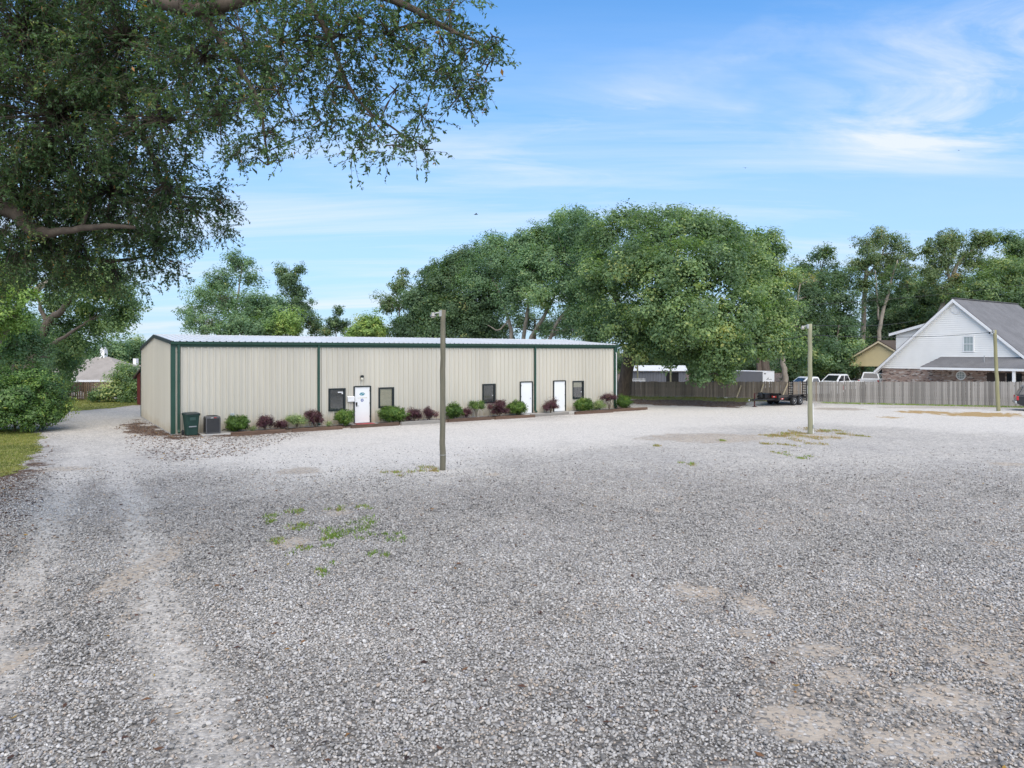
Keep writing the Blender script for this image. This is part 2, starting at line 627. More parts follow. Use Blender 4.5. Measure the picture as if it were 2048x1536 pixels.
finesc = MIXC(nt, RAMP(nt, sv.outputs[1], [(0.3, 0.15), (1.0, 0.62)]), (0.66, 0.615, 0.545), stone)
finesc = MIXC(nt, RAMP(nt, grit.outputs['Fac'], [(0.5, 0.0), (0.75, 0.35)]), finesc, (0.40, 0.39, 0.375))
sandc = MIXC(nt, RAMP(nt, mid.outputs['Fac'], [(0.3, 0.0), (0.7, 1.0)]), (0.37, 0.305, 0.235), (0.47, 0.41, 0.335))
sandc = MIXC(nt, RAMP(nt, sv.outputs[2], [(0.58, 0.0), (0.62, 0.9)]), sandc, stone)
litc = RAMP(nt, sv.outputs[1], [(0.0, (0.05, 0.034, 0.026)), (0.4, (0.10, 0.062, 0.043)), (0.7, (0.16, 0.105, 0.072)), (1.0, (0.30, 0.26, 0.22))])
strawc = RAMP(nt, grit.outputs['Fac'], [(0.3, (0.24, 0.15, 0.06)), (0.7, (0.50, 0.36, 0.17))])


def edge(ch, spread=0.9, lo=0.40, hi=0.62):
    return RAMP(nt, MATH(nt, 'ADD', ch, MATH(nt, 'MULTIPLY', midv, spread)), [(lo, 0.0), (hi, 1.0)])


col = MIXC(nt, RAMP(nt, MATH(nt, 'ADD', spr.outputs[0], MATH(nt, 'MULTIPLY', midv, 0.7)), [(0.08, 0.0), (0.92, 1.0)]), stone, finesc)
col = MIXC(nt, edge(spr.outputs[1], 0.8, 0.30, 0.70), col, sandc)
col = MIXC(nt, edge(spr.outputs[2], 1.2, 0.40, 0.62), col, litc)
col = MIXC(nt, edge(at.outputs['Alpha'], 2.2, 0.40, 0.75), col, strawc)
# shade between the loose stones of the near lot, painted into the ground colour
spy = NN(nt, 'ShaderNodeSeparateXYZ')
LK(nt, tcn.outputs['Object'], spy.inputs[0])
gap_shade = MATH(nt, 'MULTIPLY', RAMP(nt, MATH(nt, 'DIVIDE', spy.outputs[1], 40.0), [(0.15, 0.55), (0.38, 0.0)]), MATH(nt, 'SUBTRACT', 1.0, MATH(nt, 'MAXIMUM', spr.outputs[0], spr.outputs[1])))
col = MIXC(nt, gap_shade, col, (0.075, 0.070, 0.066))
b = NN(nt, 'ShaderNodeBsdfPrincipled')
b.inputs['Roughness'].default_value = 0.92
b.inputs['Specular IOR Level'].default_value = 0.2
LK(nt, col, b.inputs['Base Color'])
hgt = MATH(nt, 'SUBTRACT', 1.0, vor.outputs['Distance'])
hgt = MATH(nt, 'ADD', MATH(nt, 'MULTIPLY', hgt, 1.0), MATH(nt, 'MULTIPLY', grit.outputs['Fac'], 0.3))
soft = MATH(nt, 'SUBTRACT', 1.0, MATH(nt, 'MULTIPLY', MATH(nt, 'MAXIMUM', spr.outputs[0], spr.outputs[1]), 0.75))
bp = NN(nt, 'ShaderNodeBump', i_Distance=0.03)
LK(nt, MATH(nt, 'MULTIPLY', soft, 0.9), bp.inputs['Strength'])
LK(nt, hgt, bp.inputs['Height'])
LK(nt, bp.outputs[0], b.inputs['Normal'])
LK(nt, b.outputs[0], out.inputs[0])
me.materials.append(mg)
ground = bpy.data.objects.new('ground', me)
COL.objects.link(ground)
tag(ground, 'grey gravel parking lot and drive with pale fines, sand patches and leaf litter', 'ground', kind='structure')

# ---- loose stones in the foreground (instanced; nobody could count them)
ms, nt, out = new_mat('crushed_stone')
at = NN(nt, 'ShaderNodeAttribute', attribute_name='tint', attribute_type='INSTANCER')
tcn = NN(nt, 'ShaderNodeTexCoord')
nz = NN(nt, 'ShaderNodeTexNoise', i_Scale=2.5, i_Detail=5.0)
LK(nt, tcn.outputs['Object'], nz.inputs['Vector'])
col = RAMP(nt, at.outputs['Fac'], [(0.0, (0.13, 0.125, 0.118)), (0.15, (0.265, 0.253, 0.237)), (0.55, (0.37, 0.354, 0.332)), (0.85, (0.51, 0.488, 0.458)),
                                   (0.91, (0.40, 0.33, 0.26)), (0.95, (0.30, 0.30, 0.32)), (1.0, (0.58, 0.56, 0.53))])
col = MIXC(nt, 1.0, col, RAMP(nt, nz.outputs['Fac'], [(0.3, 0.78), (0.7, 1.15)]), 'MULTIPLY')
b = NN(nt, 'ShaderNodeBsdfPrincipled')
b.inputs['Roughness'].default_value = 0.85
b.inputs['Specular IOR Level'].default_value = 0.3
LK(nt, col, b.inputs['Base Color'])
LK(nt, b.outputs[0], out.inputs[0])
stones = []
for k in range(6):
    bm = bmesh.new()
    bmesh.ops.create_icosphere(bm, subdivisions=2, radius=1)
    ax = (random.uniform(0.8, 1.25), random.uniform(0.65, 1.0), random.uniform(0.45, 0.75))
    cuts = [(Vector((random.gauss(0, 1), random.gauss(0, 1), random.gauss(0, 1))).normalized(), random.uniform(0.62, 0.88)) for _ in range(6)]
    for v in bm.verts:
        for n_, d_ in cuts:
            e = v.co.dot(n_) - d_
            if e > 0:
                v.co -= n_ * e
        v.co = Vector((v.co.x * ax[0], v.co.y * ax[1], v.co.z * ax[2])) * random.uniform(0.97, 1.03)
    m_ = bpy.data.meshes.new('stone')
    for f_ in bm.faces:
        f_.smooth = True
    bm.to_mesh(m_)
    bm.free()
    m_.materials.append(ms)
    stones.append(bpy.data.objects.new('stone', m_))
scol = bpy.data.collections.new('stone_kinds')
for s in stones:
    scol.objects.link(s)

NS = 900000
sy = np.sqrt(rng.uniform(5.2 ** 2, 30.0 ** 2, NS))
sx = rng.uniform(-1, 1, NS) * (0.76 * sy + 1.2)
w_, s_, l_, t_, r_ = masks(sx, sy)
cl_ = fbm(sx * 2.2, sy * 2.2, 55)
keep = sstep(27.0, 10.5, sy) * 0.985 + 0.015
keep *= 1 - 0.95 * np.clip(s_ * 1.2, 0, 1) * sstep(0.22, 0.52, fbm(sx * 5.5, sy * 5.5, 91) + 0.12)
keep *= 1 - 0.38 * np.clip(w_, 0, 1)
keep *= 1 - 0.62 * r_
keep *= np.clip(0.62 + 0.9 * cl_, 0, 1)
left_lawn = (sx < -16.2) & (sy > 22)
ok = (rng.random(NS) < keep) & ~left_lawn
sx, sy, s_ = sx[ok], sy[ok], s_[ok]
ns = len(sx)
scale = np.clip(np.exp(rng.normal(-4.12, 0.28, ns)), 0.007, 0.034)
pm = bpy.data.meshes.new('loose_gravel')
pm.vertices.add(ns)
pm.vertices.foreach_set('co', np.stack([sx, sy, scale * rng.uniform(0.0, 1.15, ns)], 1).astype(np.float32).ravel())
a = pm.attributes.new('scl', 'FLOAT', 'POINT')
a.data.foreach_set('value', scale.astype(np.float32))
a = pm.attributes.new('tint', 'FLOAT', 'POINT')
stint = (np.clip(rng.random(ns) * 0.97 + (fbm(sx * 0.5, sy * 0.5, 77) - 0.5) * 0.5 + (fbm(sx * 2.1, sy * 2.1, 78) - 0.5) * 0.3, 0, 1))
warmz = sstep(2.5, 7.0, sx) * sstep(13.5, 9.0, sy) * 0.45
stint = np.where(rng.random(ns) < np.maximum(s_ * 0.6, warmz), rng.uniform(0.895, 0.925, ns), stint)
a.data.foreach_set('value', stint.astype(np.float32))
a = pm.attributes.new('kind_index', 'INT', 'POINT')
a.data.foreach_set('value', rng.integers(0, 6, ns).astype(np.int32))
a = pm.attributes.new('rot', 'FLOAT_VECTOR', 'POINT')
a.data.foreach_set('vector', np.stack([rng.normal(0, 0.45, ns), rng.normal(0, 0.45, ns), rng.uniform(0, 6.28, ns)], 1).astype(np.float32).ravel())
lg = bpy.data.objects.new('loose_gravel', pm)
COL.objects.link(lg)
tag(lg, 'loose grey crushed stones covering the near lot', 'gravel', kind='stuff')
pm.materials.append(ms)
ng = bpy.data.node_groups.new('scatter_stones', 'GeometryNodeTree')
ng.interface.new_socket('Geometry', in_out='INPUT', socket_type='NodeSocketGeometry')
ng.interface.new_socket('Geometry', in_out='OUTPUT', socket_type='NodeSocketGeometry')
gi = ng.nodes.new('NodeGroupInput')
go = ng.nodes.new('NodeGroupOutput')
iop = ng.nodes.new('GeometryNodeInstanceOnPoints')
ci = ng.nodes.new('GeometryNodeCollectionInfo')
ci.inputs[0].default_value = scol
ci.inputs['Separate Children'].default_value = True
ci.inputs['Reset Children'].default_value = True


def nattr(name, typ):
    n = ng.nodes.new('GeometryNodeInputNamedAttribute')
    n.data_type = typ
    n.inputs[0].default_value = name
    return [o for o in n.outputs if o.enabled and o.name == 'Attribute'][0]


ng.links.new(gi.outputs[0], iop.inputs['Points'])
ng.links.new(ci.outputs[0], iop.inputs['Instance'])
iop.inputs['Pick Instance'].default_value = True
ng.links.new(nattr('kind_index', 'INT'), iop.inputs['Instance Index'])
ng.links.new(nattr('rot', 'FLOAT_VECTOR'), iop.inputs['Rotation'])
ng.links.new(nattr('scl', 'FLOAT'), iop.inputs['Scale'])
ng.links.new(iop.outputs[0], go.inputs[0])
md = lg.modifiers.new('scatter', 'NODES')
md.node_group = ng


# ---- blades of grass and weeds, fallen leaves
def blades(x, y, z, h, w, lean, rg):
    n = len(x)
    a = rg.uniform(0, 6.283, n)
    la = rg.uniform(0, 6.283, n)
    ll = lean * h * rg.random(n)
    dx, dy = np.cos(a) * w / 2, np.sin(a) * w / 2
    V = np.empty((n, 3, 3))
    V[:, 0] = np.stack([x - dx, y - dy, z], 1)
    V[:, 1] = np.stack([x + dx, y + dy, z], 1)
    V[:, 2] = np.stack([x + np.cos(la) * ll, y + np.sin(la) * ll, z + h], 1)
    return V.reshape(-1, 3)


m_grass = leafy('grass_blades', [(0.0, (0.06, 0.09, 0.02)), (0.5, (0.21, 0.245, 0.05)), (0.8, (0.34, 0.32, 0.09)), (1.0, (0.38, 0.31, 0.12))], 0.25, 0.7, 1.0)
m_weed = leafy('weed_blades', [(0.0, (0.10, 0.17, 0.03)), (0.6, (0.22, 0.34, 0.06)), (0.85, (0.30, 0.28, 0.09)), (1.0, (0.36, 0.25, 0.10))], 0.25, 0.7, 1.0)
m_dead = leafy('fallen_leaves', [(0.0, (0.035, 0.02, 0.016)), (0.5, (0.085, 0.04, 0.026)), (0.8, (0.16, 0.085, 0.045)), (0.95, (0.24, 0.12, 0.04)), (1.0, (0.42, 0.28, 0.05))], 0.1, 0.8, 1.0)
m_turf = plain('turf', (0.22, 0.22, 0.06), 0.95, 0.45, 2.2, bump=0.6, bscale=60, stain=0.6, stain_c=(0.24, 0.18, 0.07))


def lawn(name, label, poly, per_m2, h, zoff=0.006, bias=0.0, box=None):
    px_, py_ = np.array([p[0] for p in poly]), np.array([p[1] for p in poly])
    x0, x1, y0, y1 = px_.min(), px_.max(), py_.min(), py_.max()
    st = 0.3
    ax_, ay_ = np.meshgrid(np.arange(x0, x1, st), np.arange(y0, y1, st))
    jd = poly_sdf(poly, ax_ + st / 2, ay_ + st / 2) + (fbm(ax_ * 0.9, ay_ * 0.9, 5) - 0.5) * 1.0
    V, Fc = [], []
    for (i, j) in zip(*np.where(jd < 0)):
        b0 = len(V)
        for dx, dy in ((0, 0), (st, 0), (st, st), (0, st)):
            X, Y = ax_[i, j] + dx, ay_[i, j] + dy
            V.append((X, Y, gzf(X, Y) + zoff))
        Fc.append((b0, b0 + 1, b0 + 2, b0 + 3))
    m2 = bpy.data.meshes.new(name)
    m2.from_pydata(V, [], Fc)
    bm = bmesh.new()
    bm.from_mesh(m2)
    bmesh.ops.remove_doubles(bm, verts=bm.verts, dist=1e-4)
    bm.to_mesh(m2)
    bm.free()
    m2.materials.append(m_turf)
    o = bpy.data.objects.new(name, m2)
    COL.objects.link(o)
    tag(o, label, 'lawn', kind='structure')
    if box:
        x0, x1, y0, y1 = max(x0, box[0]), min(x1, box[1]), max(y0, box[2]), min(y1, box[3])
    n = int((x1 - x0) * (y1 - y0) * per_m2)
    bx, by = rng.uniform(x0, x1, n), rng.uniform(y0, y1, n)
    jd = poly_sdf(poly, bx, by) + (fbm(bx * 0.9, by * 0.9, 5) - 0.5) * 1.0
    ok = jd + rng.exponential(0.12, n) * 1.0 - 0.15 < 0
    bx, by = bx[ok], by[ok]
    hh = h * rng.uniform(0.5, 1.4, len(bx))
    V = blades(bx, by, gz(bx, by) + zoff, hh, 0.016 + 0.1 * hh, 0.9, rng)
    t = np.clip(rng.normal(0.45 + bias, 0.18, len(bx)) + (fbm(bx, by, 31) - 0.5) * 0.9, 0, 1)
    g = bpy.data.objects.new('grass', fast_mesh('grass', V, 3, m_grass, t))
    COL.objects.link(g)
    tag(g, 'short blades of grass over the ' + label, 'grass', kind='stuff')


lawn('lawn_left', 'yellowing lawn at the left edge of the gravel drive',
     plan([(-420, 858), (30, 858), (72, 868), (84, 882), (70, 905), (52, 928), (15, 948), (-20, 960), (-420, 1010)]), 420, 0.05, box=(-30, -10, 20, 40))
lawn('lawn_back', 'narrow green lawn before the far paling fence',
     plan([(60, 802), (120, 821), (150, 822), (215, 817), (290, 809), (300, 798), (60, 797)]), 110, 0.08, bias=-0.05)
lawn('verge_back', 'thin mossy verge under the paling fence by the oak',
     [(9.5, 57.6), (14, 57.0), (18.5, 56.2), (20.5, 56.9), (20.0, 58.6), (15, 60.4), (9.0, 61.6)], 60, 0.09, bias=0.02)

wx, wy, wt_ = [], [], []
WEED = [(540, 1045, 14, .2), (560, 1030, 20, .2), (600, 1022, 16, .3), (640, 1075, 24, .2), (690, 1070, 30, .1), (720, 1060, 34, .05), (735, 1052, 26, .1),
        (780, 1072, 22, .1), (755, 1105, 16, .1), (600, 1100, 16, .3), (640, 1135, 18, .2), (620, 1050, 20, .4), (700, 1075, 20, .1), (660, 1085, 20, .3),
        (560, 1080, 18, .4), (680, 1018, 14, .3), (735, 1018, 14, .3), (840, 940, 22, .6), (800, 945, 16, .6), (860, 942, 14, .8), (590, 1060, 18, .3),
        (1560, 872, 26, .75), (1580, 868, 26, .7), (1545, 872, 18, .8), (1600, 864, 20, .8), (1650, 862, 26, .9), (1690, 868, 22, .85), (1640, 876, 26, .9),
        (1610, 884, 24, .85), (1607, 916, 18, .4), (1555, 906, 10, .5), (1660, 862, 18, .5), (1375, 928, 14, .5), (1440, 882, 8, .5), (1313, 892, 8, .6),
        (1570, 890, 14, .7), (1525, 886, 12, .7), (1720, 872, 10, .6)]
for px, py, r_, tb in WEED:
    c = P(px, py)
    rad = r_ / F * c.y
    n = int(40 * max(rad, 0.18) / 0.25)
    for _ in range(4):
        ox, oy = rng.normal(0, rad * 0.7), rng.normal(0, rad * 1.1)
        wx.append(c.x + ox + rng.normal(0, rad * 0.28, n))
        wy.append(c.y + oy + rng.normal(0, rad * 0.4, n))
        wt_.append(np.clip(rng.normal(tb + 0.25, 0.26, n), 0, 1))
for px in range(1650, 2100, 3):          # weeds along the foot of the right-hand fence
    c = P(px + rng.normal(0, 4), 807 + (px - 1650) * 0.022)
    n = 22
    wx.append(c.x + rng.normal(0, 0.15, n))
    wy.append(c.y + 0.35 + rng.normal(0, 0.2, n))
    wt_.append(np.clip(rng.normal(0.55, 0.2, n), 0, 1))
wx, wy, wt_ = np.concatenate(wx), np.concatenate(wy), np.concatenate(wt_)
wh = rng.uniform(0.035, 0.09, len(wx)) * np.where(wy > 45, 1.6, 1.0)
o = bpy.data.objects.new('weeds', fast_mesh('weeds', blades(wx, wy, gz(wx, wy) + 0.002, wh, 0.010 + 0.18 * wh, 1.3, rng), 3, m_weed, wt_))
COL.objects.link(o)
tag(o, 'sparse low weeds sprouting through the gravel', 'weeds', kind='stuff')

lx, ly = [], []


def strew(poly, n):
    a_ = np.array(poly)
    x = rng.uniform(a_[:, 0].min(), a_[:, 0].max(), n)
    y = rng.uniform(a_[:, 1].min(), a_[:, 1].max(), n)
    ok = poly_sdf(poly, x, y) + rng.exponential(0.5, n) - 0.4 < 0
    lx.append(x[ok])
    ly.append(y[ok])


strew(LITTER, 4200)
strew(LEAVES, 3600)
strew(EDGE, 5000)
strew(BANK, 3000)
y = np.sqrt(rng.uniform(25, 24.0 ** 2, 850))
lx.append(rng.uniform(-1, 1, 850) * 0.74 * y)
ly.append(y)
lx, ly = np.concatenate(lx), np.concatenate(ly)
n = len(lx)
ang = rng.uniform(0, 6.28, n)
ln = rng.uniform(0.03, 0.065, n)
wd = ln * rng.uniform(0.35, 0.55, n)
ux, uy = np.cos(ang), np.sin(ang)
lz = gz(lx, ly) + 0.014 + np.where(ly < 24, 0.016, 0.0)
V = np.empty((n, 4, 3))
for k, (a_, b_) in enumerate(((1, 0), (0, 1), (-1, 0), (0, -1))):
    V[:, k] = np.stack([lx + ux * ln * a_ / 1 - uy * wd * b_, ly + uy * ln * a_ + ux * wd * b_, lz + rng.uniform(-0.01, 0.02, n)], 1)
o = bpy.data.objects.new('fallen_leaves', fast_mesh('fallen_leaves', V.reshape(-1, 3), 4, m_dead, rng.random(n)))
COL.objects.link(o)
tag(o, 'brown fallen leaves strewn over the gravel and by the wall', 'leaves', kind='stuff')

# ================================================================== METAL BUILDING
TH = math.atan2(1420, 2100)                       # direction of the long wall
UD, VD = Vector((math.cos(TH), math.sin(TH), 0)), Vector((-math.sin(TH), math.cos(TH), 0))
C0 = P(345, 870)
BL, BW = 28.8, 11.5
EAVE, RIDGE, BEAVE = 4.52, 4.92, 4.25


def front_u(px, v=0.0):
    """distance along the long wall (plane v metres in front of / behind it) seen at a column of the photograph"""
    t = (px - CX) / F
    o = C0 + VD * v
    return (t * o.y - o.x) / (UD.x - UD.y * t)


def front_z(px, py, v=0.0):
    o = C0 + VD * v + UD * front_u(px, v)
    return CAMH + (HY - py) / F * o.y


def wall_pt(u, v, z=0.0):
    p = C0 + UD * u + VD * v
    return Vector((p.x, p.y, z))


m_beige = plain('beige_steel', (0.56, 0.53, 0.45), 0.42, 0.05, 0.8, rnd=0.035, stain=0.25, stain_c=(0.40, 0.36, 0.27), stretch=(1, 1, 0.15), spec=0.4)
nt = m_beige.node_tree
bs = [n for n in nt.nodes if n.type == 'BSDF_PRINCIPLED'][0]
src = bs.inputs['Base Color'].links[0].from_socket
tcn = NN(nt, 'ShaderNodeTexCoord')
sx_ = NN(nt, 'ShaderNodeSeparateXYZ')
LK(nt, tcn.outputs['Object'], sx_.inputs[0])
nz = NN(nt, 'ShaderNodeTexNoise', i_Scale=1.1, i_Detail=8.0, i_Roughness=0.75)
LK(nt, tcn.outputs['Object'], nz.inputs['Vector'])
spl = MATH(nt, 'SUBTRACT', MATH(nt, 'MULTIPLY', nz.outputs['Fac'], 1.35), MATH(nt, 'MULTIPLY', sx_.outputs[2], 0.85))
col = MIXC(nt, MATH(nt, 'MULTIPLY', RAMP(nt, spl, [(0.25, 0.0), (0.75, 1.0)]), 0.55), src, (0.36, 0.28, 0.17))
mp = NN(nt, 'ShaderNodeMapping')
mp.inputs['Scale'].default_value = (7.0, 7.0, 0.16)
LK(nt, tcn.outputs['Object'], mp.inputs[0])
n2 = NN(nt, 'ShaderNodeTexNoise', i_Scale=1.0, i_Detail=6.0, i_Roughness=0.7)
LK(nt, mp.outputs[0], n2.inputs['Vector'])
col = MIXC(nt, MATH(nt, 'MULTIPLY', RAMP(nt, n2.outputs['Fac'], [(0.52, 0.0), (0.78, 1.0)]), 0.28), col, (0.40, 0.37, 0.30))
LK(nt, col, bs.inputs['Base Color'])
m_roof = plain('white_steel', (0.60, 0.605, 0.60), 0.35, 0.06, 0.7, rnd=0.03, spec=0.5, stain=0.25, stain_c=(0.50, 0.49, 0.46))
m_green = plain('green_trim', (0.016, 0.060, 0.040), 0.4, 0.15, 1.2, stain=0.3, stain_c=(0.035, 0.085, 0.065), spec=0.5)
m_doorw = plain('white_door_paint', (0.80, 0.81, 0.80), 0.42, 0.03, 1.2, stain=0.12, stain_c=(0.60, 0.58, 0.52))
m_dark = plain('dark_bronze', (0.018, 0.024, 0.024), 0.4, 0.2, 2)
m_black = plain('black_paint', (0.012, 0.012, 0.013), 0.45, 0.25, 3, stain=0.3, stain_c=(0.05, 0.04, 0.035))
m_white = plain('white_paint', (0.78, 0.78, 0.77), 0.5, 0.05, 2, stain=0.15, stain_c=(0.55, 0.53, 0.48))
m_glass = glassy('window_glass', (0.94, 0.96, 0.95))
m_blind_d = plain('dark_blind', (0.10, 0.095, 0.09), 0.7, 0.12, 3)
m_blind_t = plain('tan_blind', (0.78, 0.68, 0.48), 0.7, 0.10, 2)
m_conc = plain('concrete', (0.42, 0.41, 0.385), 0.9, 0.14, 2.0, bump=0.4, bscale=25, stain=0.5, stain_c=(0.26, 0.235, 0.19))
m_chrome = plain('brushed_metal', (0.55, 0.55, 0.56), 0.3, 0.08, 5, metal=1.0)
m_red = plain('red_plastic', (0.42, 0.02, 0.025), 0.4, 0.15, 3)
m_rubber = plain('rubber', (0.02, 0.02, 0.021), 0.85, 0.3, 4, bump=0.3)
m_teal = plain('teal_print', (0.01, 0.22, 0.28), 0.5, 0.05)
m_blue = plain('blue_print', (0.04, 0.09, 0.34), 0.5, 0.05)
m_gold = plain('tan_print', (0.52, 0.45, 0.26), 0.5, 0.05)

bld = thing('metal_building', 'long beige ribbed-steel building with green trim and a low white roof', 'building', C0, TH)

DOORS = [(707, 741, 772, 846), (1039.5, 1064.5, 763, 824.5), (1106, 1130.5, 761, 822.5)]
WINS = [(657, 690, 777, 821), (757, 787, 775, 815), (964.5, 990, 768, 805.5), (1144, 1166.5, 762, 797)]
openings = []
door_r, win_r = [], []
for x0, x1, y0, y1 in DOORS:
    u0, u1 = front_u(x0), front_u(x1)
    r_ = (u0, u1, 0.06, front_z((x0 + x1) / 2, y0))
    door_r.append(r_)
    openings.append(r_)
for x0, x1, y0, y1 in WINS:
    u0, u1 = front_u(x0), front_u(x1)
    r_ = (u0, u1, front_z((x0 + x1) / 2, y1), front_z((x0 + x1) / 2, y0))
    win_r.append(r_)
    openings.append(r_)

RIB = 0.305


def ribbed(parent, name, length, mapf, zlo, zhi, opens, mat_, h=0.058, shift=0.0, cover=3):
    """ribbed sheets, one object per sheet; mapf(a, out, z) -> local point"""
    w = RIB * cover
    k = 0
    a0 = 0.0
    while a0 < length - 0.02:
        a1 = min(a0 + w, length)
        pr = [(a0, 0.0)]
        for j in range(cover):
            c = a0 + RIB * (j + 0.28)
            for da, hh in ((-0.038, 0), (-0.024, h), (0.024, h), (0.038, 0), (0.125, 0), (0.135, h * 0.12), (0.155, h * 0.12), (0.165, 0)):
                if a0 < c + da < a1 - 0.005:
                    pr.append((c + da, hh))
        pr.append((a1, 0.0))
        for o in opens:
            for e in (o[0], o[1]):
                if a0 < e < a1:
                    for (p0, h0), (p1, h1) in zip(pr[:-1], pr[1:]):
                        if p0 <= e <= p1:
                            t = (e - p0) / max(p1 - p0, 1e-9)
                            pr.append((e, h0 + (h1 - h0) * t))
                            break
                    pr.sort()
        g = G()
        for (p0, h0), (p1, h1) in zip(pr[:-1], pr[1:]):
            if p1 - p0 < 1e-5:
                continue
            m_ = (p0 + p1) / 2
            segs = [(None, None)]
            cur = []
            zb = zlo
            cuts = sorted([(o[2], o[3]) for o in opens if o[0] <= m_ <= o[1]])
            for c0, c1 in cuts:
                if c0 > zb + 1e-4:
                    cur.append((zb, c0))
                zb = c1
            cur.append((zb, None))
            for za, zc in cur:
                zt0 = zhi(p0) if zc is None else zc
                zt1 = zhi(p1) if zc is None else zc
                g.add([mapf(p0, h0, za), mapf(p1, h1, za), mapf(p1, h1, zt1), mapf(p0, h0, zt0)], [(0, 1, 2, 3)])
        if g.f:
            me_ = bpy.data.meshes.new(name)
            me_.from_pydata(g.v, [], g.f)
            bm = bmesh.new()
            bm.from_mesh(me_)
            bmesh.ops.remove_doubles(bm, verts=bm.verts, dist=1e-5)
            bm.to_mesh(me_)
            bm.free()
            me_.materials.append(mat_)
            link_mesh(name, me_, parent)
        a0 = a1
        k += 1


ribbed(bld, 'wall_panel', BL, lambda a, o, z: (a, -o, z), 0.05, lambda a: EAVE, openings, m_beige)


def gable_top(a):
    return EAVE + (RIDGE - EAVE) * a / (BW / 2) if a < BW / 2 else RIDGE + (BEAVE - RIDGE) * (a - BW / 2) / (BW / 2)


ribbed(bld, 'gable_panel', BW, lambda a, o, z: (-o, a, z), 0.05, gable_top, [], m_beige)
ribbed(bld, 'gable_panel', BW, lambda a, o, z: (BL + o, a, z), 0.05, gable_top, [], m_beige)
ribbed(bld, 'wall_panel', BL, lambda a, o, z: (a, BW + o, z), 0.05, lambda a: BEAVE, [], m_beige)
OV = 0.16


def roof_front(a, o, z):
    t = z
    y = -OV + (BW / 2 + OV) * t
    return (a - 0.08, y, EAVE + 0.02 + (RIDGE + 0.04 - EAVE) * t + o)


def roof_back(a, o, z):
    t = z
    y = BW + OV - (BW / 2 + OV) * t
    return (a - 0.08, y, BEAVE + 0.02 + (RIDGE + 0.04 - BEAVE) * t + o)


ribbed(bld, 'roof_panel', BL + 0.16, roof_front, 0.0, lambda a: 1.0, [], m_roof, h=0.035)
ribbed(bld, 'roof_panel', BL + 0.16, roof_back, 0.0, lambda a: 1.0, [], m_roof, h=0.035)
G().bar((-0.1, BW / 2, RIDGE + 0.065), (BL + 0.1, BW / 2, RIDGE + 0.065), 0.4, 0.03).build('ridge_cap', m_roof, bld)
# slab edge, gutter, rake trim, corner trim, downspouts
G().box(-0.04, BL + 0.04, -0.03, BW + 0.04, -0.3, 0.055).build('slab', m_conc, bld)
gut = G()
gut.prism([(-0.1, -0.06, EAVE - 0.15), (-0.1, -0.20, EAVE - 0.12), (-0.1, -0.23, EAVE + 0.015), (-0.1, -0.215, EAVE + 0.015), (-0.1, -0.19, EAVE - 0.08), (-0.1, -0.06, EAVE - 0.11)], (BL + 0.2, 0, 0))
gut.build('gutter', m_green, bld)
G().box(-0.06, BL + 0.06, -0.085, -0.061, EAVE - 0.24, EAVE + 0.0).build('eave_trim', m_green, bld)
for xx in (-0.085, BL + 0.085):
    g = G()
    g.bar((xx, -0.2, EAVE - 0.03), (xx, BW / 2, RIDGE - 0.01), 0.05, 0.17)
    g.bar((xx, BW + 0.2, BEAVE - 0.03), (xx, BW / 2, RIDGE - 0.01), 0.05, 0.17)
    g.build('rake_trim', m_dark if xx < 0 else m_green, bld)
for xa, ya in ((0, 0), (BL, 0), (0, BW), (BL, BW)):
    sx_ = -1 if xa == 0 else 1
    sy_ = -1 if ya == 0 else 1
    top = (EAVE if ya == 0 else BEAVE) - 0.03
    g = G()
    g.box(min(xa + sx_ * 0.0735, xa - sx_ * 0.12), max(xa + sx_ * 0.0735, xa - sx_ * 0.12), ya + sy_ * (0.060 if sy_ > 0 else 0.072), ya + sy_ * (0.072 if sy_ > 0 else 0.060), 0.06, top)
    g.box(min(xa + sx_ * 0.061, xa + sx_ * 0.073), max(xa + sx_ * 0.061, xa + sx_ * 0.073), min(ya + sy_ * 0.059, ya - sy_ * 0.12), max(ya + sy_ * 0.059, ya - sy_ * 0.12), 0.06, top)
    g.build('corner_trim', m_green, bld)
for px in (356.5, 636, 1068.5, 1227.5):
    u = front_u(px)
    g = G()
    g.box(u - 0.055, u + 0.055, -0.155, -0.062, 0.22, EAVE - 0.13)
    g.bar((u, -0.11, 0.25), (u, -0.26, 0.11), 0.105, 0.08)
    d = g.build('downspout', m_green, bld)
    for z in (1.0, 2.6, 4.0):
        G().box(u - 0.062, u + 0.062, -0.162, -0.060, z, z + 0.03).build('strap', m_green, d)
u = front_u(1230.6)
G().tube([(u, -0.11, 0.06), (u, -0.11, 3.9), (u, -0.02, 4.05)], 0.035, 8).build('conduit', m_white, bld)

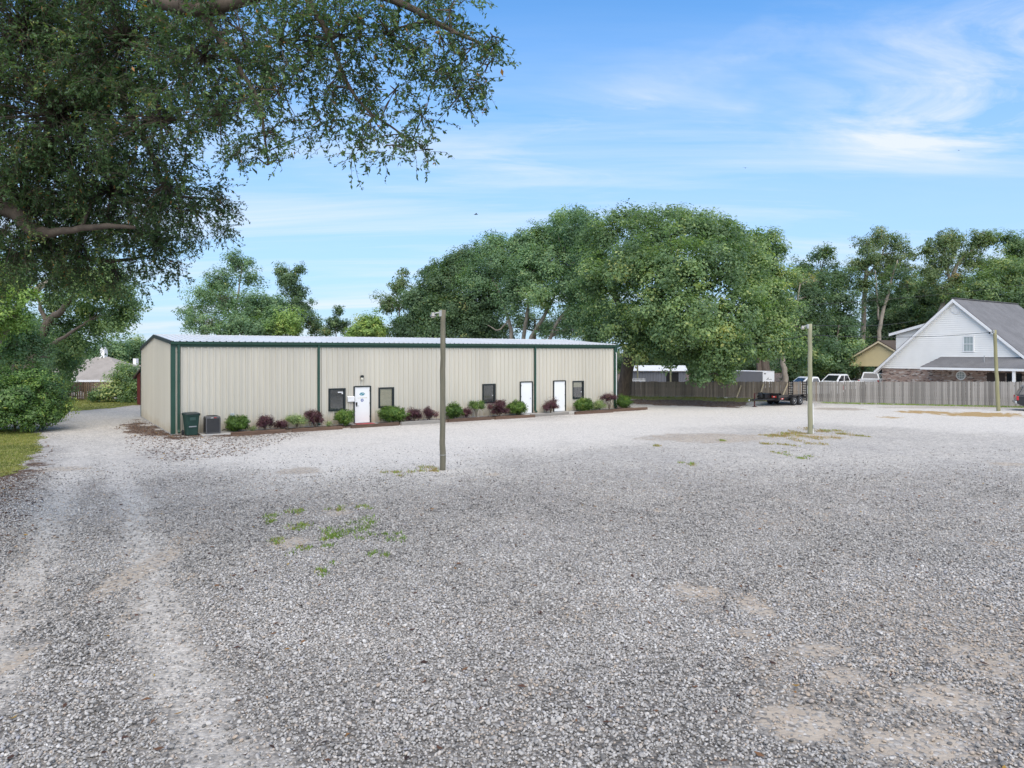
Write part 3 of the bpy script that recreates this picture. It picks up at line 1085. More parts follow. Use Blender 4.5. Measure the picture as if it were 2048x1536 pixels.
# doors
for i, (u0, u1, z0, z1) in enumerate(door_r):
    fr = G()
    w = 0.055
    fr.box(u0 - 0.01, u0 + w, -0.078, 0.10, z0, z1)
    fr.box(u1 - w, u1 + 0.01, -0.078, 0.10, z0, z1)
    fr.box(u0 + w, u1 - w, -0.078, 0.10, z1 - w, z1 + 0.01)
    g = G()
    g.box(u0 + w + 0.004, u1 - w - 0.004, -0.035, 0.012, z0 + 0.012, z1 - w - 0.004)
    d = g.build('door', m_doorw, bld, bevel=0.004)
    fr.build('door_frame', m_dark, d)
    G().box(u0 + w, u1 - w, -0.09, 0.02, z0 - 0.03, z0 + 0.008).build('threshold', m_chrome, d)
    left = i != 1
    hx = u0 + 0.16 if left else u1 - 0.16
    h = G()
    h.lathe([(0.035, -0.052), (0.035, -0.036)], 12, (hx, 0, 1.02), 'y')
    h.tube([(hx, -0.045, 1.02), (hx, -0.09, 1.02), (hx + (0.11 if left else -0.11), -0.092, 1.02)], 0.011, 8)
    if i == 0:
        h.box(hx - 0.045, hx + 0.045, -0.065, -0.036, 1.06, 1.22)
    h.build('handle', m_black if i == 0 else m_chrome, d)
    hg = u1 - w if left else u0 + w
    for z in (0.35, 1.1, z1 - 0.3):
        G().box(hg - 0.02, hg + 0.02, -0.086, -0.036, z, z + 0.10).build('hinge', m_dark, d)
    if i == 0:                                     # printed emblems
        cu = (u0 + u1) / 2 - 0.01
        zc = front_z(722, 788)
        n = 20
        lens = [(cu + 0.17 * math.cos(2 * math.pi * k / n), -0.039, zc + 0.085 * math.sin(2 * math.pi * k / n) * (1 if abs(math.cos(2 * math.pi * k / n)) < 0.75 else 0.8)) for k in range(n)]
        em = G().prism(lens, (0, 0.003, 0)).build('emblem', m_teal, d)
        wv_ = G()
        pts = [(cu - 0.20 + 0.40 * k / 12, zc + 0.022 * math.sin(k * 1.05)) for k in range(13)]
        for (a, b1), (c, d1) in zip(pts[:-1], pts[1:]):
            wv_.add([(a, -0.0415, b1 - 0.010), (c, -0.0415, d1 - 0.010), (c, -0.0415, d1 + 0.012), (a, -0.0415, b1 + 0.012)], [(0, 1, 2, 3)])
        wv_.build('emblem_wave', m_white, em)
        tx = G()
        xx = cu - 0.27
        rr = random.Random(4)
        while xx < cu + 0.27:
            wl = rr.uniform(0.012, 0.03)
            tx.box(xx, xx + wl, -0.039, -0.036, zc - 0.235, zc - 0.235 + rr.choice((0.026, 0.036)))
            xx += wl + rr.choice((0.010, 0.010, 0.028))
        tx.build('lettering', m_gold, d)['kind'] = 'stuff'
        zb = front_z(722, 800.5)
        bd = G().lathe([(0.085, -0.039), (0.085, -0.036)], 24, (cu, 0, zb), 'y').build('badge', m_blue, d)
        G().lathe([(0.048, -0.0415), (0.048, -0.040)], 20, (cu, 0, zb), 'y').build('badge_centre', m_white, bd)
        st = G()
        for k in range(5):
            a = math.pi / 2 + k * 2 * math.pi / 5
            st.bar((cu, -0.0435, zb), (cu + 0.036 * math.cos(a), -0.0435, zb + 0.036 * math.sin(a)), 0.002, 0.012)
        st.build('badge_star', m_blue, bd)

# windows
for i, (u0, u1, z0, z1) in enumerate(win_r):
    w = 0.075
    fr = G()
    fr.box(u0 - 0.012, u0 + w, -0.075, 0.08, z0 - 0.012, z1 + 0.012)
    fr.box(u1 - w * 1.35, u1 + 0.012, -0.075, 0.08, z0 - 0.012, z1 + 0.012)
    fr.box(u0 + w, u1 - w * 1.35, -0.075, 0.08, z1 - w, z1 + 0.012)
    fr.box(u0 + w, u1 - w * 1.35, -0.09, 0.08, z0 - 0.012, z0 + w)
    wn = fr.build('window', m_dark, bld)
    G().box(u0 + w - 0.01, u1 - w * 1.35 + 0.01, -0.02, -0.014, z0 + w - 0.01, z1 - w + 0.01).build('pane', m_glass, wn)
    bl = G()
    zz_ = z0 + w + 0.015
    top_ = z1 - w - 0.02
    lim = z0 + (z1 - z0) * 0.66 if i == 3 else zz_
    k = 0
    while top_ > lim:
        bl.add([(u0 + w, 0.024, top_ - 0.018), (u1 - w, 0.024, top_ - 0.018 + 0.004 * math.sin(k)), (u1 - w, 0.034, top_ + 0.016), (u0 + w, 0.034, top_ + 0.016)], [(0, 1, 2, 3)])
        top_ -= 0.034
        k += 1
    bl.build('blind', m_blind_t if i in (1, 3) else m_blind_d, wn)
    if i == 0:
        st = G()
        st.box(u1 - 0.42, u1 - 0.14, -0.025, -0.022, z1 - 0.24, z1 - 0.18)
        st.box(u1 - 0.20, u1 - 0.13, -0.025, -0.022, z1 - 0.32, z1 - 0.24)
        st.build('window_sticker', m_white, wn)
    if i >= 2:
        st = G().lathe([(0.03, -0.025), (0.03, -0.022)], 12, (u1 - 0.2, 0, z0 + 0.45), 'y')
        st.build('window_sticker', m_white, wn)
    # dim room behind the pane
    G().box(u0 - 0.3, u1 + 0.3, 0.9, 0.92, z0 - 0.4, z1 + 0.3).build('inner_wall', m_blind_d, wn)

# jelly-jar lamp, letter box, hose bib box, wall vent
lu, lz_ = front_u(722), front_z(722, 756)
lp = G().lathe([(0.05, -0.062), (0.062, -0.05), (0.062, -0.046)], 14, (lu, 0, lz_ + 0.05), 'y')
lp.lathe([(0.02, 0.17), (0.095, 0.14), (0.1, 0.05), (0.085, 0.03)], 14, (lu, -0.17, lz_))
lp.tube([(lu, -0.05, lz_ + 0.06), (lu, -0.12, lz_ + 0.09), (lu, -0.17, lz_ + 0.10)], 0.022, 8)
lmp = lp.build('wall_lamp', m_dark, bld, smooth=False)
G().lathe([(0.03, -0.13), (0.07, -0.10), (0.078, 0.03)], 14, (lu, -0.17, lz_)).build('lamp_glass', plain('jar_glass', (0.62, 0.60, 0.50), 0.2, 0.1), lmp, smooth=True)
mu, mz = front_u(700.5), front_z(700.5, 798)
mb = G().box(mu - 0.19, mu + 0.19, -0.17, -0.045, mz - 0.14, mz + 0.12).build('letter_box', m_white, bld, bevel=0.008)
G().prism([(mu - 0.2, -0.185, mz + 0.10), (mu - 0.2, -0.044, mz + 0.165), (mu - 0.2, -0.044, mz + 0.125), (mu - 0.2, -0.185, mz + 0.085)], (0.40, 0, 0)).build('letter_box_lid', m_white, mb)
hu, hz = front_u(464), front_z(464, 831)
hb = G().box(hu - 0.09, hu + 0.09, -0.11, -0.045, hz - 0.1, hz + 0.12).build('disconnect_box', plain('grey_box', (0.42, 0.47, 0.48), 0.5), bld)
G().tube([(hu, -0.07, hz - 0.1), (hu, -0.075, 0.25), (hu - 0.5, -0.12, 0.10)], 0.018, 6).build('line_set', m_black, hb)

# ---- door mats and pads
m_mat = plain('red_mat', (0.36, 0.06, 0.07), 0.95, 0.3, 6, bump=0.4)
du0, du1 = door_r[0][0], door_r[0][1]
pad = thing('door_pad', 'low concrete stoop before the emblem door', 'stoop', wall_pt((du0 + du1) / 2, 0), TH)
G().box(-0.75, 0.75, -1.5, -0.045, -0.2, 0.03).build('slab', m_conc, pad, bevel=0.015)
mat_o = G().box(-0.52, 0.52, -0.95, -0.14, 0.031, 0.045).build('door_mat', m_mat, None, loc=wall_pt((du0 + du1) / 2, 0))
mat_o.rotation_euler = (0, 0, TH)
tag(mat_o, 'red door mat before the white door with the emblem', 'door mat')
u = (front_u(1052) + front_u(1118)) / 2
pad = thing('door_pad', 'long pale concrete walk before the two plain white doors', 'stoop', wall_pt(u, 0), TH)
G().box(-1.9, 2.6, -1.7, -0.045, -0.2, 0.035).build('slab', m_conc, pad, bevel=0.015)
pad = thing('equipment_pad', 'thin concrete pad under the air conditioner by the corner', 'pad', wall_pt(front_u(424, -0.75), -0.75), TH)
G().box(-0.55, 1.2, -0.6, 0.62, -0.2, 0.05).build('slab', m_conc, pad, bevel=0.015)

# ---- wheelie bin
m_bin = plain('bin_plastic', (0.012, 0.042, 0.032), 0.5, 0.2, 3, stain=0.25, stain_c=(0.06, 0.075, 0.065))
bp_ = wall_pt(front_u(382, -0.62), -0.62)
bin_ = thing('trash_bin', 'dark green wheeled trash bin by the corner downspout', 'trash bin', bp_, TH + R(4))


def loft(rings, cap=True):
    g = G()
    n = len(rings[0])
    vs = [p for r_ in rings for p in r_]
    fs = []
    for i in range(len(rings) - 1):
        for k in range(n):
            fs.append((i * n + k, i * n + (k + 1) % n, (i + 1) * n + (k + 1) % n, (i + 1) * n + k))
    if cap:
        fs.append(tuple(range(n - 1, -1, -1)))
        fs.append(tuple(range((len(rings) - 1) * n, len(rings) * n)))
    return g.add(vs, fs)


def rrect(hx, hy, z, r_=0.06, cy=0.0, n=4):
    pts = []
    for cx_, cy_, a0 in ((hx - r_, hy - r_, 0), (-hx + r_, hy - r_, 90), (-hx + r_, -hy + r_, 180), (hx - r_, -hy + r_, 270)):
        for k in range(n):
            a = R(a0 + 90 * k / (n - 1))
            pts.append((cx_ + r_ * math.cos(a), cy + cy_ + r_ * math.sin(a), z))
    return pts


loft([rrect(.25, .26, 0.04, .05, -.02), rrect(.265, .28, 0.3, .06, -.015), rrect(.30, .33, .80, .06), rrect(.315, .345, .96, .06), rrect(.345, .37, .965, .06), rrect(.345, .37, 1.02, .06)]).build('body', m_bin, bin_, smooth=False)
lid = loft([rrect(.355, .385, 1.021, .07), rrect(.36, .39, 1.05, .08), rrect(.30, .33, 1.10, .1), rrect(.12, .15, 1.125, .08)]).build('lid', plain('bin_lid_plastic', (0.02, 0.03, 0.03), 0.35, 0.2, 3), bin_, smooth=True)
G().tube([(-.26, .40, 1.0), (-.26, .47, 1.02), (.26, .47, 1.02), (.26, .40, 1.0)], .02, 8).build('handle', m_bin, bin_)
for s in (-1, 1):
    wh_ = G().lathe([(.05, -.035), (.13, -.03), (.135, 0), (.13, .03), (.05, .035)], 18, (s * .31, .26, .135), 'x').build('wheel', m_rubber, bin_)
G().tube([(-.30, .26, .135), (.30, .26, .135)], .014, 8).build('axle', m_chrome, bin_)
G().box(-.17, .17, -.325, -.295, .42, .47).build('catch_bar', m_chrome, bin_)
G().box(-.13, .13, -.352, -.318, .74, .9).build('stamp_plate', plain('stamp', (0.03, 0.07, 0.06), .5), bin_)

# ---- air conditioner
ap = wall_pt(front_u(424, -0.75), -0.75, 0.051)
ac = thing('air_conditioner', 'grey louvred air conditioner unit beside the trash bin', 'air conditioner', ap, TH)
m_acg = plain('ac_grey', (0.10, 0.10, 0.103), 0.5, 0.1, 3)
m_acd = plain('ac_coil', (0.035, 0.035, 0.036), 0.7, 0.2, 30)
G().box(-.29, .29, -.29, .29, .05, .74).build('coil', m_acd, ac)
G().box(-.33, .33, -.33, .33, 0.0, .06).build('base_pan', m_acg, ac, bevel=.01)
loft([rrect(.335, .335, .74, .05), rrect(.335, .335, .82, .06), rrect(.28, .28, .85, .08)]).build('top_cover', m_acg, ac, bevel=.0)
for a, b_ in ((-1, -1), (1, -1), (1, 1), (-1, 1)):
    G().box(a * .315 - .02, a * .315 + .02, b_ * .315 - .02, b_ * .315 + .02, .055, .745).build('corner_post', m_acg, ac)
for k in range(15):
    z = .09 + k * .044
    g = G()
    g.box(-.295, .295, -.322, -.305, z, z + .014)
    g.box(-.295, .295, .305, .322, z, z + .014)
    g.box(-.322, -.305, -.295, .295, z, z + .014)
    g.box(.305, .322, -.295, .295, z, z + .014)
    g.build('louvre', m_acg, ac)
fg = G()
for k in range(5):
    rr_ = .06 + k * .05
    fg.tube([(rr_ * math.cos(2 * math.pi * j / 20), rr_ * math.sin(2 * math.pi * j / 20), .865) for j in range(21)], .005, 4, False)
for k in range(8):
    a = k * math.pi / 4
    fg.tube([(.02 * math.cos(a), .02 * math.sin(a), .872), (.27 * math.cos(a), .27 * math.sin(a), .855)], .005, 4)
fg.build('fan_guard', m_black, ac)
G().box(.03, .14, -.341, -.334, .765, .80).build('nameplate', m_red, ac)
G().box(-.12, .0, -.340, -.334, .77, .79).build('nameplate', m_white, ac)

# ---- landscape timbers along the bed
m_tim = plain('old_timber', (0.10, 0.058, 0.038), 0.9, 0.35, 2.5, rnd=0.2, bump=0.6, bscale=18, stain=0.5, stain_c=(0.19, 0.15, 0.12), stretch=(0.35, 3, 3))
m_timg = plain('grey_timber', (0.27, 0.255, 0.23), 0.9, 0.25, 2.5, rnd=0.1, bump=0.6, bscale=18, stain=0.4, stain_c=(0.14, 0.11, 0.09), stretch=(0.35, 3, 3))
TIM = [(462, 570, 0, 'dark landscape timber before the round boxwood beside the air conditioner'),
       (584, 684, 0, 'dark landscape timber before the maroon shrub left of the emblem door'),
       (702, 797, 0, 'dark landscape timber before the red door mat'),
       (802, 880, 1, 'grey concrete-like landscape timber left of the near light pole'),
       (896, 981, 0, 'dark landscape timber just right of the near light pole'),
       (990, 1069, 0, 'dark landscape timber before the round boxwood beside the second door'),
       (1061, 1137, 1, 'weathered grey timber before the two plain white doors'),
       (1150, 1224, 0, 'dark landscape timber under the rightmost window'),
       (1224, 1294, 0, 'brown landscape timber reaching past the right corner of the building')]
for i, (x0, x1, gr, lab) in enumerate(TIM):
    v = -1.95 - (0.12 if i % 2 else 0) + random.uniform(-.06, .06)
    if i == 6:
        v = -1.75
    if i == 8:
        v = -1.72
    a, b_ = front_u(x0, v), front_u(x1, v)
    L = b_ - a
    hh = 0.17 + random.uniform(-.01, .02)
    rings = []
    seg = 8
    for k in range(seg + 1):
        x = L * k / seg
        w = 0.085 + random.uniform(-.006, .006)
        zt = hh + random.uniform(-.008, .008)
        rings.append([(x, -w + .02, -.05), (x, w - .02, -.05), (x, w, .0), (x, w, zt - .03), (x, w - .03, zt), (x, -w + .03, zt), (x, -w, zt - .03), (x, -w, .0)])
    o = loft(rings).build('landscape_timber', m_timg if gr else m_tim, None)
    o.location = wall_pt(a, v)
    o.rotation_euler = (0, 0, TH + random.uniform(-.012, .012))
    tag(o, lab, 'timber', 'landscape timbers edging the planting bed')

# ================================================================== LIGHT POLES AND WIRES
m_pole = plain('weathered_pole', (0.19, 0.175, 0.125), 0.9, 0.35, 3.0, bump=0.5, bscale=14, stain=0.75, stain_c=(0.055, 0.052, 0.036), stretch=(3, 3, 0.25))
m_poleg = plain('greenish_pole', (0.30, 0.29, 0.19), 0.9, 0.22, 3.0, bump=0.4, bscale=14, stain=0.45, stain_c=(0.15, 0.17, 0.10), stretch=(3, 3, 0.3))
m_lampm = plain('lamp_metal', (0.32, 0.31, 0.28), 0.45, 0.1, 4, metal=0.4)
m_lens = plain('lamp_lens', (0.70, 0.66, 0.55), 0.25, 0.06)
m_wire = plain('cable', (0.03, 0.03, 0.032), 0.7, 0.1)
m_galv = plain('galvanised', (0.42, 0.43, 0.43), 0.5, 0.15, 5, metal=0.5)


def light_pole(base, topx, h, r0, r1, mat_, label, band=False, lamp_dir=math.pi, style='cobra'):
    o = thing('light_pole', label, 'pole', base, 0, 'wooden light poles in the lot')
    n = 14
    pts, rad = [], []
    for k in range(n + 1):
        t = k / n
        pts.append((topx * t + random.uniform(-.012, .012), random.uniform(-.012, .012), -0.3 + (h + 0.3) * t))
        rad.append(r0 + (r1 - r0) * t + random.uniform(-.004, .004))
    pl = G().tube(pts, rad, 14).build('pole', mat_, o, smooth=True)
    arm = G()
    L = 0.34
    c, s_ = math.cos(lamp_dir), math.sin(lamp_dir)
    arm.tube([(topx, 0, h - .12), (topx + c * (r1 + .12), s_ * .12, h - .1), (topx + c * (r1 + L * .7), s_ * L * .7, h - .14)], .025, 8)
    arm.box(topx - r1 - .05, topx + r1 * .2, -.07, .07, h - .22, h - .02)
    arm.build('bracket', m_galv, o)
    hd = (topx + c * (r1 + L * .75), s_ * L * .75, h - .2)
    if style == 'bare':
        G().lathe([(.03, .06), (.06, .03), (.05, -.05), (.02, -.07)], 12, hd).build('lamp_socket', m_dark, o)
    else:
        lh = G().lathe([(.025, .12), (.06, .10), (.07, .04), (.11, -.01), (.11, -.03), (.08, -.03)], 16, hd).build('lamp_head', m_lampm, o, smooth=True)
        G().lathe([(.075, -.032), (.065, -.055), (.03, -.07)], 16, hd).build('lens', m_lens, lh, smooth=True)
    if band:
        G().tube([(topx * .1 + (r0 + .006) * math.cos(2 * math.pi * k / 18), (r0 + .006) * math.sin(2 * math.pi * k / 18), 0.52) for k in range(19)], .009, 5, False).build('wire_band', m_galv, o)
    return o


b1 = P(885, 940)
light_pole(b1, 0.02, 5.45, .105, .085, m_pole, 'tall dark weathered wooden light pole nearest the camera', band=True)
b2 = P(1620.5, 868)
p2 = light_pole(b2, -0.02, 5.40, .115, .098, m_poleg, 'pale greenish wooden light pole in the weed patch', lamp_dir=math.pi)
G().tube([(.13, -.03, .02), (.135, -.03, .9), (.12, -.02, 1.5)], .022, 8).build('conduit', m_white, p2)
G().box(.10, .17, -.09, .0, .28, .46).build('outlet_box', m_galv, p2)
b3 = P(1997, 822)
light_pole(b3, -0.26, 5.54, .125, .10, plain('green_treated_pole', (0.28, 0.265, 0.15), 0.9, 0.22, 3.0, bump=0.4, bscale=14, stain=0.45, stain_c=(0.17, 0.17, 0.08), stretch=(3, 3, 0.3)),
           'leaning yellow-green wooden light pole standing before the white house', lamp_dir=math.pi, style='bare')


def wire(a, b, sag, label, r=.014):
    a, b = Vector(a), Vector(b)
    n = 24
    pts = [a.lerp(b, k / n) - Vector((0, 0, sag * 4 * (k / n) * (1 - k / n))) for k in range(n + 1)]
    o = G().tube(pts, r, 5).build('overhead_wire', m_wire, None)
    tag(o, label, 'wire', 'overhead wires on the right')


wire(b3 + Vector((-.27, 0, 5.42)), b2 + Vector((.07, 0, 4.86)), .22, 'thin overhead wire strung between the two farther light poles')
wire(b2 + Vector((-.1, .05, 4.86)), D(1470, 690, 50), .1, 'short overhead wire running from the middle light pole into the oak')
wire(D(1560, 612, 72), D(2250, 540, 66), .5, 'highest overhead wire passing above the gable of the white house', .02)
wire(b2 + Vector((0, .1, 5.36)), D(1835, 640, 67.0), .25, 'overhead wire from the top of the middle pole to the shed dormer', .014)

# ================================================================== FENCES
m_pick_b = plain('brown_paling', (0.26, 0.215, 0.175), 0.92, 0.30, 2.0, rnd=0.34, bump=0.3, bscale=30, stain=0.5, stain_c=(0.13, 0.115, 0.07), stretch=(6, 6, 0.6))
m_pick_g = plain('grey_paling', (0.25, 0.235, 0.218), 0.92, 0.3, 2.0, rnd=0.36, bump=0.3, bscale=30, stain=0.4, stain_c=(0.13, 0.115, 0.085), stretch=(6, 6, 0.6))


def picket_mesh(m, w=.138, t=.019):
    c = .03
    poly = [(-w / 2, 0, 0), (w / 2, 0, 0), (w / 2, 0, 1 - c), (w / 2 - c, 0, 1), (-w / 2 + c, 0, 1), (-w / 2, 0, 1 - c)]
    return G().prism(poly, (0, t, 0)).mesh('picket', m)


def fence(name, label, path, pitch, mats, side=-1, split=None, tops=None, w=.138):
    root = thing(name, label, 'fence', (path[0][0], path[0][1], gzf(*path[0])))
    base = Vector((path[0][0], path[0][1], gzf(*path[0])))
    meshes = [picket_mesh(m, w) for m in mats]
    postm = G().box(-.045, .045, -.045, .045, -.3, 1).mesh('post', mats[0])
    total = 0
    for (x0, y0), (x1, y1), (t0, t1) in zip(path[:-1], path[1:], tops):
        L = math.hypot(x1 - x0, y1 - y0)
        a = math.atan2(y1 - y0, x1 - x0)
        n = int(L / pitch)
        nrm = Vector((math.sin(a), -math.cos(a), 0))       # towards the camera
        for k in range(n):
            t = (k + .5) / n
            x, y = x0 + (x1 - x0) * t, y0 + (y1 - y0) * t
            z0 = gzf(x, y)
            h = (t0 + (t1 - t0) * t) - z0 + random.uniform(-.03, .025)
            mi = 0 if (split is None or x + random.uniform(-1.5, 1.5) < split) else 1
            o = link_mesh('picket', meshes[mi], root, (x - base.x + nrm.x * .03, y - base.y + nrm.y * .03, z0 - base.z + .02), (random.uniform(-.008, .008), random.uniform(-.007, .007), a))
            o.scale = (1, 1, h - .02)
        m_ = max(1, round(L / 2.4))
        for k in range(m_ + 1):
            t = k / m_
            x, y = x0 + (x1 - x0) * t, y0 + (y1 - y0) * t
            z0 = gzf(x, y)
            o = link_mesh('post', postm, root, (x - base.x - nrm.x * .09, y - base.y - nrm.y * .09, z0 - base.z), (0, 0, a))
            o.scale = (1, 1, t0 + (t1 - t0) * t - z0 - .12)
        za, zb = gzf(x0, y0), gzf(x1, y1)
        for fr in (.2, .82):
            p = Vector((x0, y0, za + (t0 - za) * fr)) - base - nrm * .02
            q = Vector((x1, y1, zb + (t1 - zb) * fr)) - base - nrm * .02
            G().bar(p, q, .038, .085).build('rail', mats[0], root)
    return root


FP = [(9.0, 62.0), (23.5, 58.0), (37.7, 52.3), (42.2, 50.5)]
FT = [(1.47, 1.63), (1.63, 1.87), (1.87, 1.94)]
fence('paling_fence', 'long wooden paling fence, brown under the oak and grey before the house', FP, .146, [m_pick_b, m_pick_g], split=24.0, tops=FT)
m_pick_r = plain('tan_paling', (0.23, 0.165, 0.12), 0.92, 0.25, 2.0, rnd=0.15, stretch=(6, 6, 0.6))
a_, b_ = P(60, 799), P(225, 800)
fence('garden_fence', 'tan upright-board fence before the hip-roofed house at left', [(a_.x, a_.y), (b_.x, b_.y)], .20, [m_pick_r], tops=[(1.5, 1.5)], w=.15)


def fence_y(x):
    for (x0, y0), (x1, y1) in zip(FP[:-1], FP[1:]):
        if x0 <= x <= x1:
            return y0 + (y1 - y0) * (x - x0) / (x1 - x0)


m_board = plain('raw_board', (0.40, 0.33, 0.22), 0.85, 0.2, 3, stretch=(1, 6, 6), bump=.2)
for (xa, ya, xb, yb, lab) in ((1473, 801, 1482, 771, 'leaning pale board left of the trailer tongue'),
                              (1518, 803, 1527, 768, 'leaning pale board behind the trailer tongue'),
                              (1562, 805, 1576, 766, 'leaning pale board behind the front of the trailer deck')):
    t = (xa - CX) / F
    xg = t * 58.5
    yf = fence_y(xg)
    foot = Vector((t * (yf - .9), yf - .9, 0))
    foot.z = gzf(foot.x, foot.y)
    t2 = (xb - CX) / F
    yt = fence_y(t2 * yf) - .10
    top = D(xb, yb, yt)
    g = G().bar(Vector((0, 0, .04)), top - foot, .10, .045, up=(0, 1, 0))
    o = g.build('leaning_board', m_board, None, loc=foot)
    tag(o, lab, 'board', 'boards leaning on the fence')
pp = P(1444, 800)
pp = Vector((pp.x, fence_y(pp.x) - .7, 0))
pp.z = gzf(pp.x, pp.y)
o = thing('wooden_stake', 'thin upright stake before the brown fence under the oak', 'stake', pp)
G().tube([(0, 0, -.2), (0.01, 0, .8), (0, 0, 1.5)], [.045, .042, .04], 8).build('stake', m_pole, o)
G().box(-.16, .18, -.15, .15, -.1, .09).build('footing', m_conc, o, bevel=.02)

# ================================================================== FLATBED TRAILER
m_tblk = plain('trailer_black', (0.012, 0.012, 0.014), 0.4, 0.3, 3, stain=.35, stain_c=(0.06, 0.05, 0.04))
m_plank = plain('deck_plank', (0.07, 0.055, 0.042), 0.9, 0.25, 3, rnd=.2, stretch=(1, 5, 5))
m_refl = plain('red_reflector', (0.50, 0.03, 0.02), 0.25, 0.08, 3, spec=.8)
m_rimw = plain('white_rim', (0.80, 0.80, 0.79), 0.35, 0.06, 3)
TA = R(38)                                  # tail points right and away
tr = thing('flatbed_trailer', 'black two-axle flatbed trailer with upright ladder ramps by the fence', 'trailer', P(1557, 812.8), TA)
# local: x from deck front (0) to tail (DL); y from near edge (0) to far edge (TWD)
DL, TWD, DZ = 3.9, 1.6, .66
fr = G()
for y in (0.0, TWD):
    fr.box(0, DL, y - .04, y + .04, DZ - .20, DZ - .02)
for x in (0.04, 1.0, 2.0, 3.0, DL - .04):
    fr.box(x - .035, x + .035, .042, TWD - .042, DZ - .16, DZ - .05)
fr.build('frame', m_tblk, tr)
for k in range(9):
    G().box(.03, DL - .03, .05 + k * (TWD - .1) / 9, .05 + (k + 1) * (TWD - .1) / 9 - .012, DZ - .045, DZ).build('plank', m_plank, tr)
hb_ = G().box(-.10, -.045, -.06, TWD + .06, DZ - .26, DZ + .30).build('headboard', m_tblk, tr, bevel=.006)
for y in (.12, TWD - .45):
    G().box(-.107, -.101, y, y + .36, DZ - .02, DZ + .10).build('reflector', m_refl, hb_)
    G().box(-.110, -.108, y + .12, y + .24, DZ + .02, DZ + .07).build('reflector_stripe', m_white, hb_)
G().box(.25, .62, -.047, -.041, DZ - .16, DZ - .06).build('side_marker', m_refl, tr)
G().box(.36, .52, -.050, -.048, DZ - .14, DZ - .09).build('side_marker_stripe', m_white, tr)
tg = G()
tg.bar((-.04, .2, DZ - .14), (-2.15, TWD / 2 - .03, DZ - .14), .07, .12)
tg.bar((-.04, TWD - .2, DZ - .14), (-2.15, TWD / 2 + .03, DZ - .14), .07, .12)
tg.bar((-2.1, TWD / 2, DZ - .14), (-2.5, TWD / 2, DZ - .14), .09, .10)
tg.build('tongue', m_tblk, tr)
G().lathe([(.03, .06), (.055, .03), (.06, -.05), (.03, -.07)], 10, (-2.55, TWD / 2, DZ - .14)).build('coupler', m_chrome, tr)
jk = G().tube([(-1.85, TWD / 2, .06), (-1.85, TWD / 2, 1.0)], .045, 10)
jk.box(-1.96, -1.74, TWD / 2 - .11, TWD / 2 + .11, 0.0, .05)
jk.tube([(-1.85, TWD / 2, .98), (-1.85, TWD / 2 - .2, 1.0), (-1.85, TWD / 2 - .2, 1.1)], .014, 6)
jk.build('jack', plain('jack_red', (0.07, 0.015, 0.015), .5, .3), tr)
tb = G().box(-.95, -.35, TWD / 2 - .32, TWD / 2 + .32, DZ - .05, DZ + .25).build('tool_box', m_tblk, tr, bevel=.012)
G().box(-.97, -.33, TWD / 2 - .34, TWD / 2 + .34, DZ + .252, DZ + .29).build('tool_box_lid', m_tblk, tb)
win = G().lathe([(.1, -.16), (.16, -.14), (.13, -.1), (.13, .1), (.16, .14), (.1, .16)], 12, (-1.15, TWD / 2, DZ + .12), 'y').build('winch', m_black, tr)
G().tube([(-1.35, TWD / 2 - .1, DZ - .07), (-1.35, TWD / 2 - .1, DZ + .3), (-1.15, TWD / 2 - .1, DZ + .42), (-.98, TWD / 2 - .1, DZ + .3), (-.98, TWD / 2 - .1, DZ - .07)], .02, 6).build('guard', m_tblk, tr)
for y0 in (-.17, TWD + .17):
    for x0 in (1.75, 2.58):
        ty = G()
        ty.lathe([(.19, -.11), (.33, -.11), (.365, -.075), (.37, 0), (.365, .075), (.33, .11), (.19, .11)], 22, (x0, y0, .365), 'y')
        wl = ty.build('wheel', m_rubber, tr, smooth=False)
        sgn = -1 if y0 < 0 else 1
        G().lathe([(.195, .04), (.195, sgn * .116), (.15, sgn * .085), (.11, sgn * .09), (.055, sgn * .118), (.0501, sgn * .12)], 18, (x0, y0, .365), 'y').build('rim', m_rimw, wl)
        G().lathe([(.05, sgn * .121), (.045, sgn * .15)], 10, (x0, y0, .365), 'y').build('hub', m_black, wl)
    g = G()
    ya, yb = (y0 - .13, y0 + .15) if y0 < 0 else (y0 - .15, y0 + .13)
    g.prism([(1.22, ya, .62), (1.4, ya, .80), (2.95, ya, .80), (3.12, ya, .62), (3.12, ya, .60), (2.94, ya, .775), (1.41, ya, .775), (1.22, ya, .60)], (0, yb - ya, 0))
    g.build('fender', m_tblk, tr)
G().tube([(1.75, -.1, .36), (1.75, TWD + .1, .36)], .04, 8).build('axle', m_tblk, tr)
G().tube([(2.58, -.1, .36), (2.58, TWD + .1, .36)], .04, 8).build('axle', m_tblk, tr)
for y in (.03, TWD - .40):
    rp = G()
    for yy in (y, y + .36):
        rp.bar((DL + .04, yy, DZ - .42), (DL + .10, yy, DZ + 1.12), .045, .06, up=(1, 0, 0))
    rpo = rp.build('ramp', m_tblk, tr)
    for k in range(8):
        z = DZ - .30 + k * .19
        xx = DL + .04 + .06 * (z - DZ + .42) / 1.54
        G().bar((xx, y + .02, z), (xx, y + .34, z), .05, .05).build('rung', m_tblk, rpo)

# ================================================================== VEHICLES
m_vglass = plain('car_glass', (0.012, 0.015, 0.018), 0.06, 0.1, 2, spec=.8)
m_tail = plain('tail_lamp', (0.42, 0.015, 0.02), 0.2, 0.1, 3, spec=.8)
m_head = plain('head_lamp', (0.7, 0.72, 0.74), 0.1, 0.05, 3, spec=.8)
m_bump = plain('bumper_chrome', (0.55, 0.56, 0.57), 0.25, 0.06, 4, metal=.9)


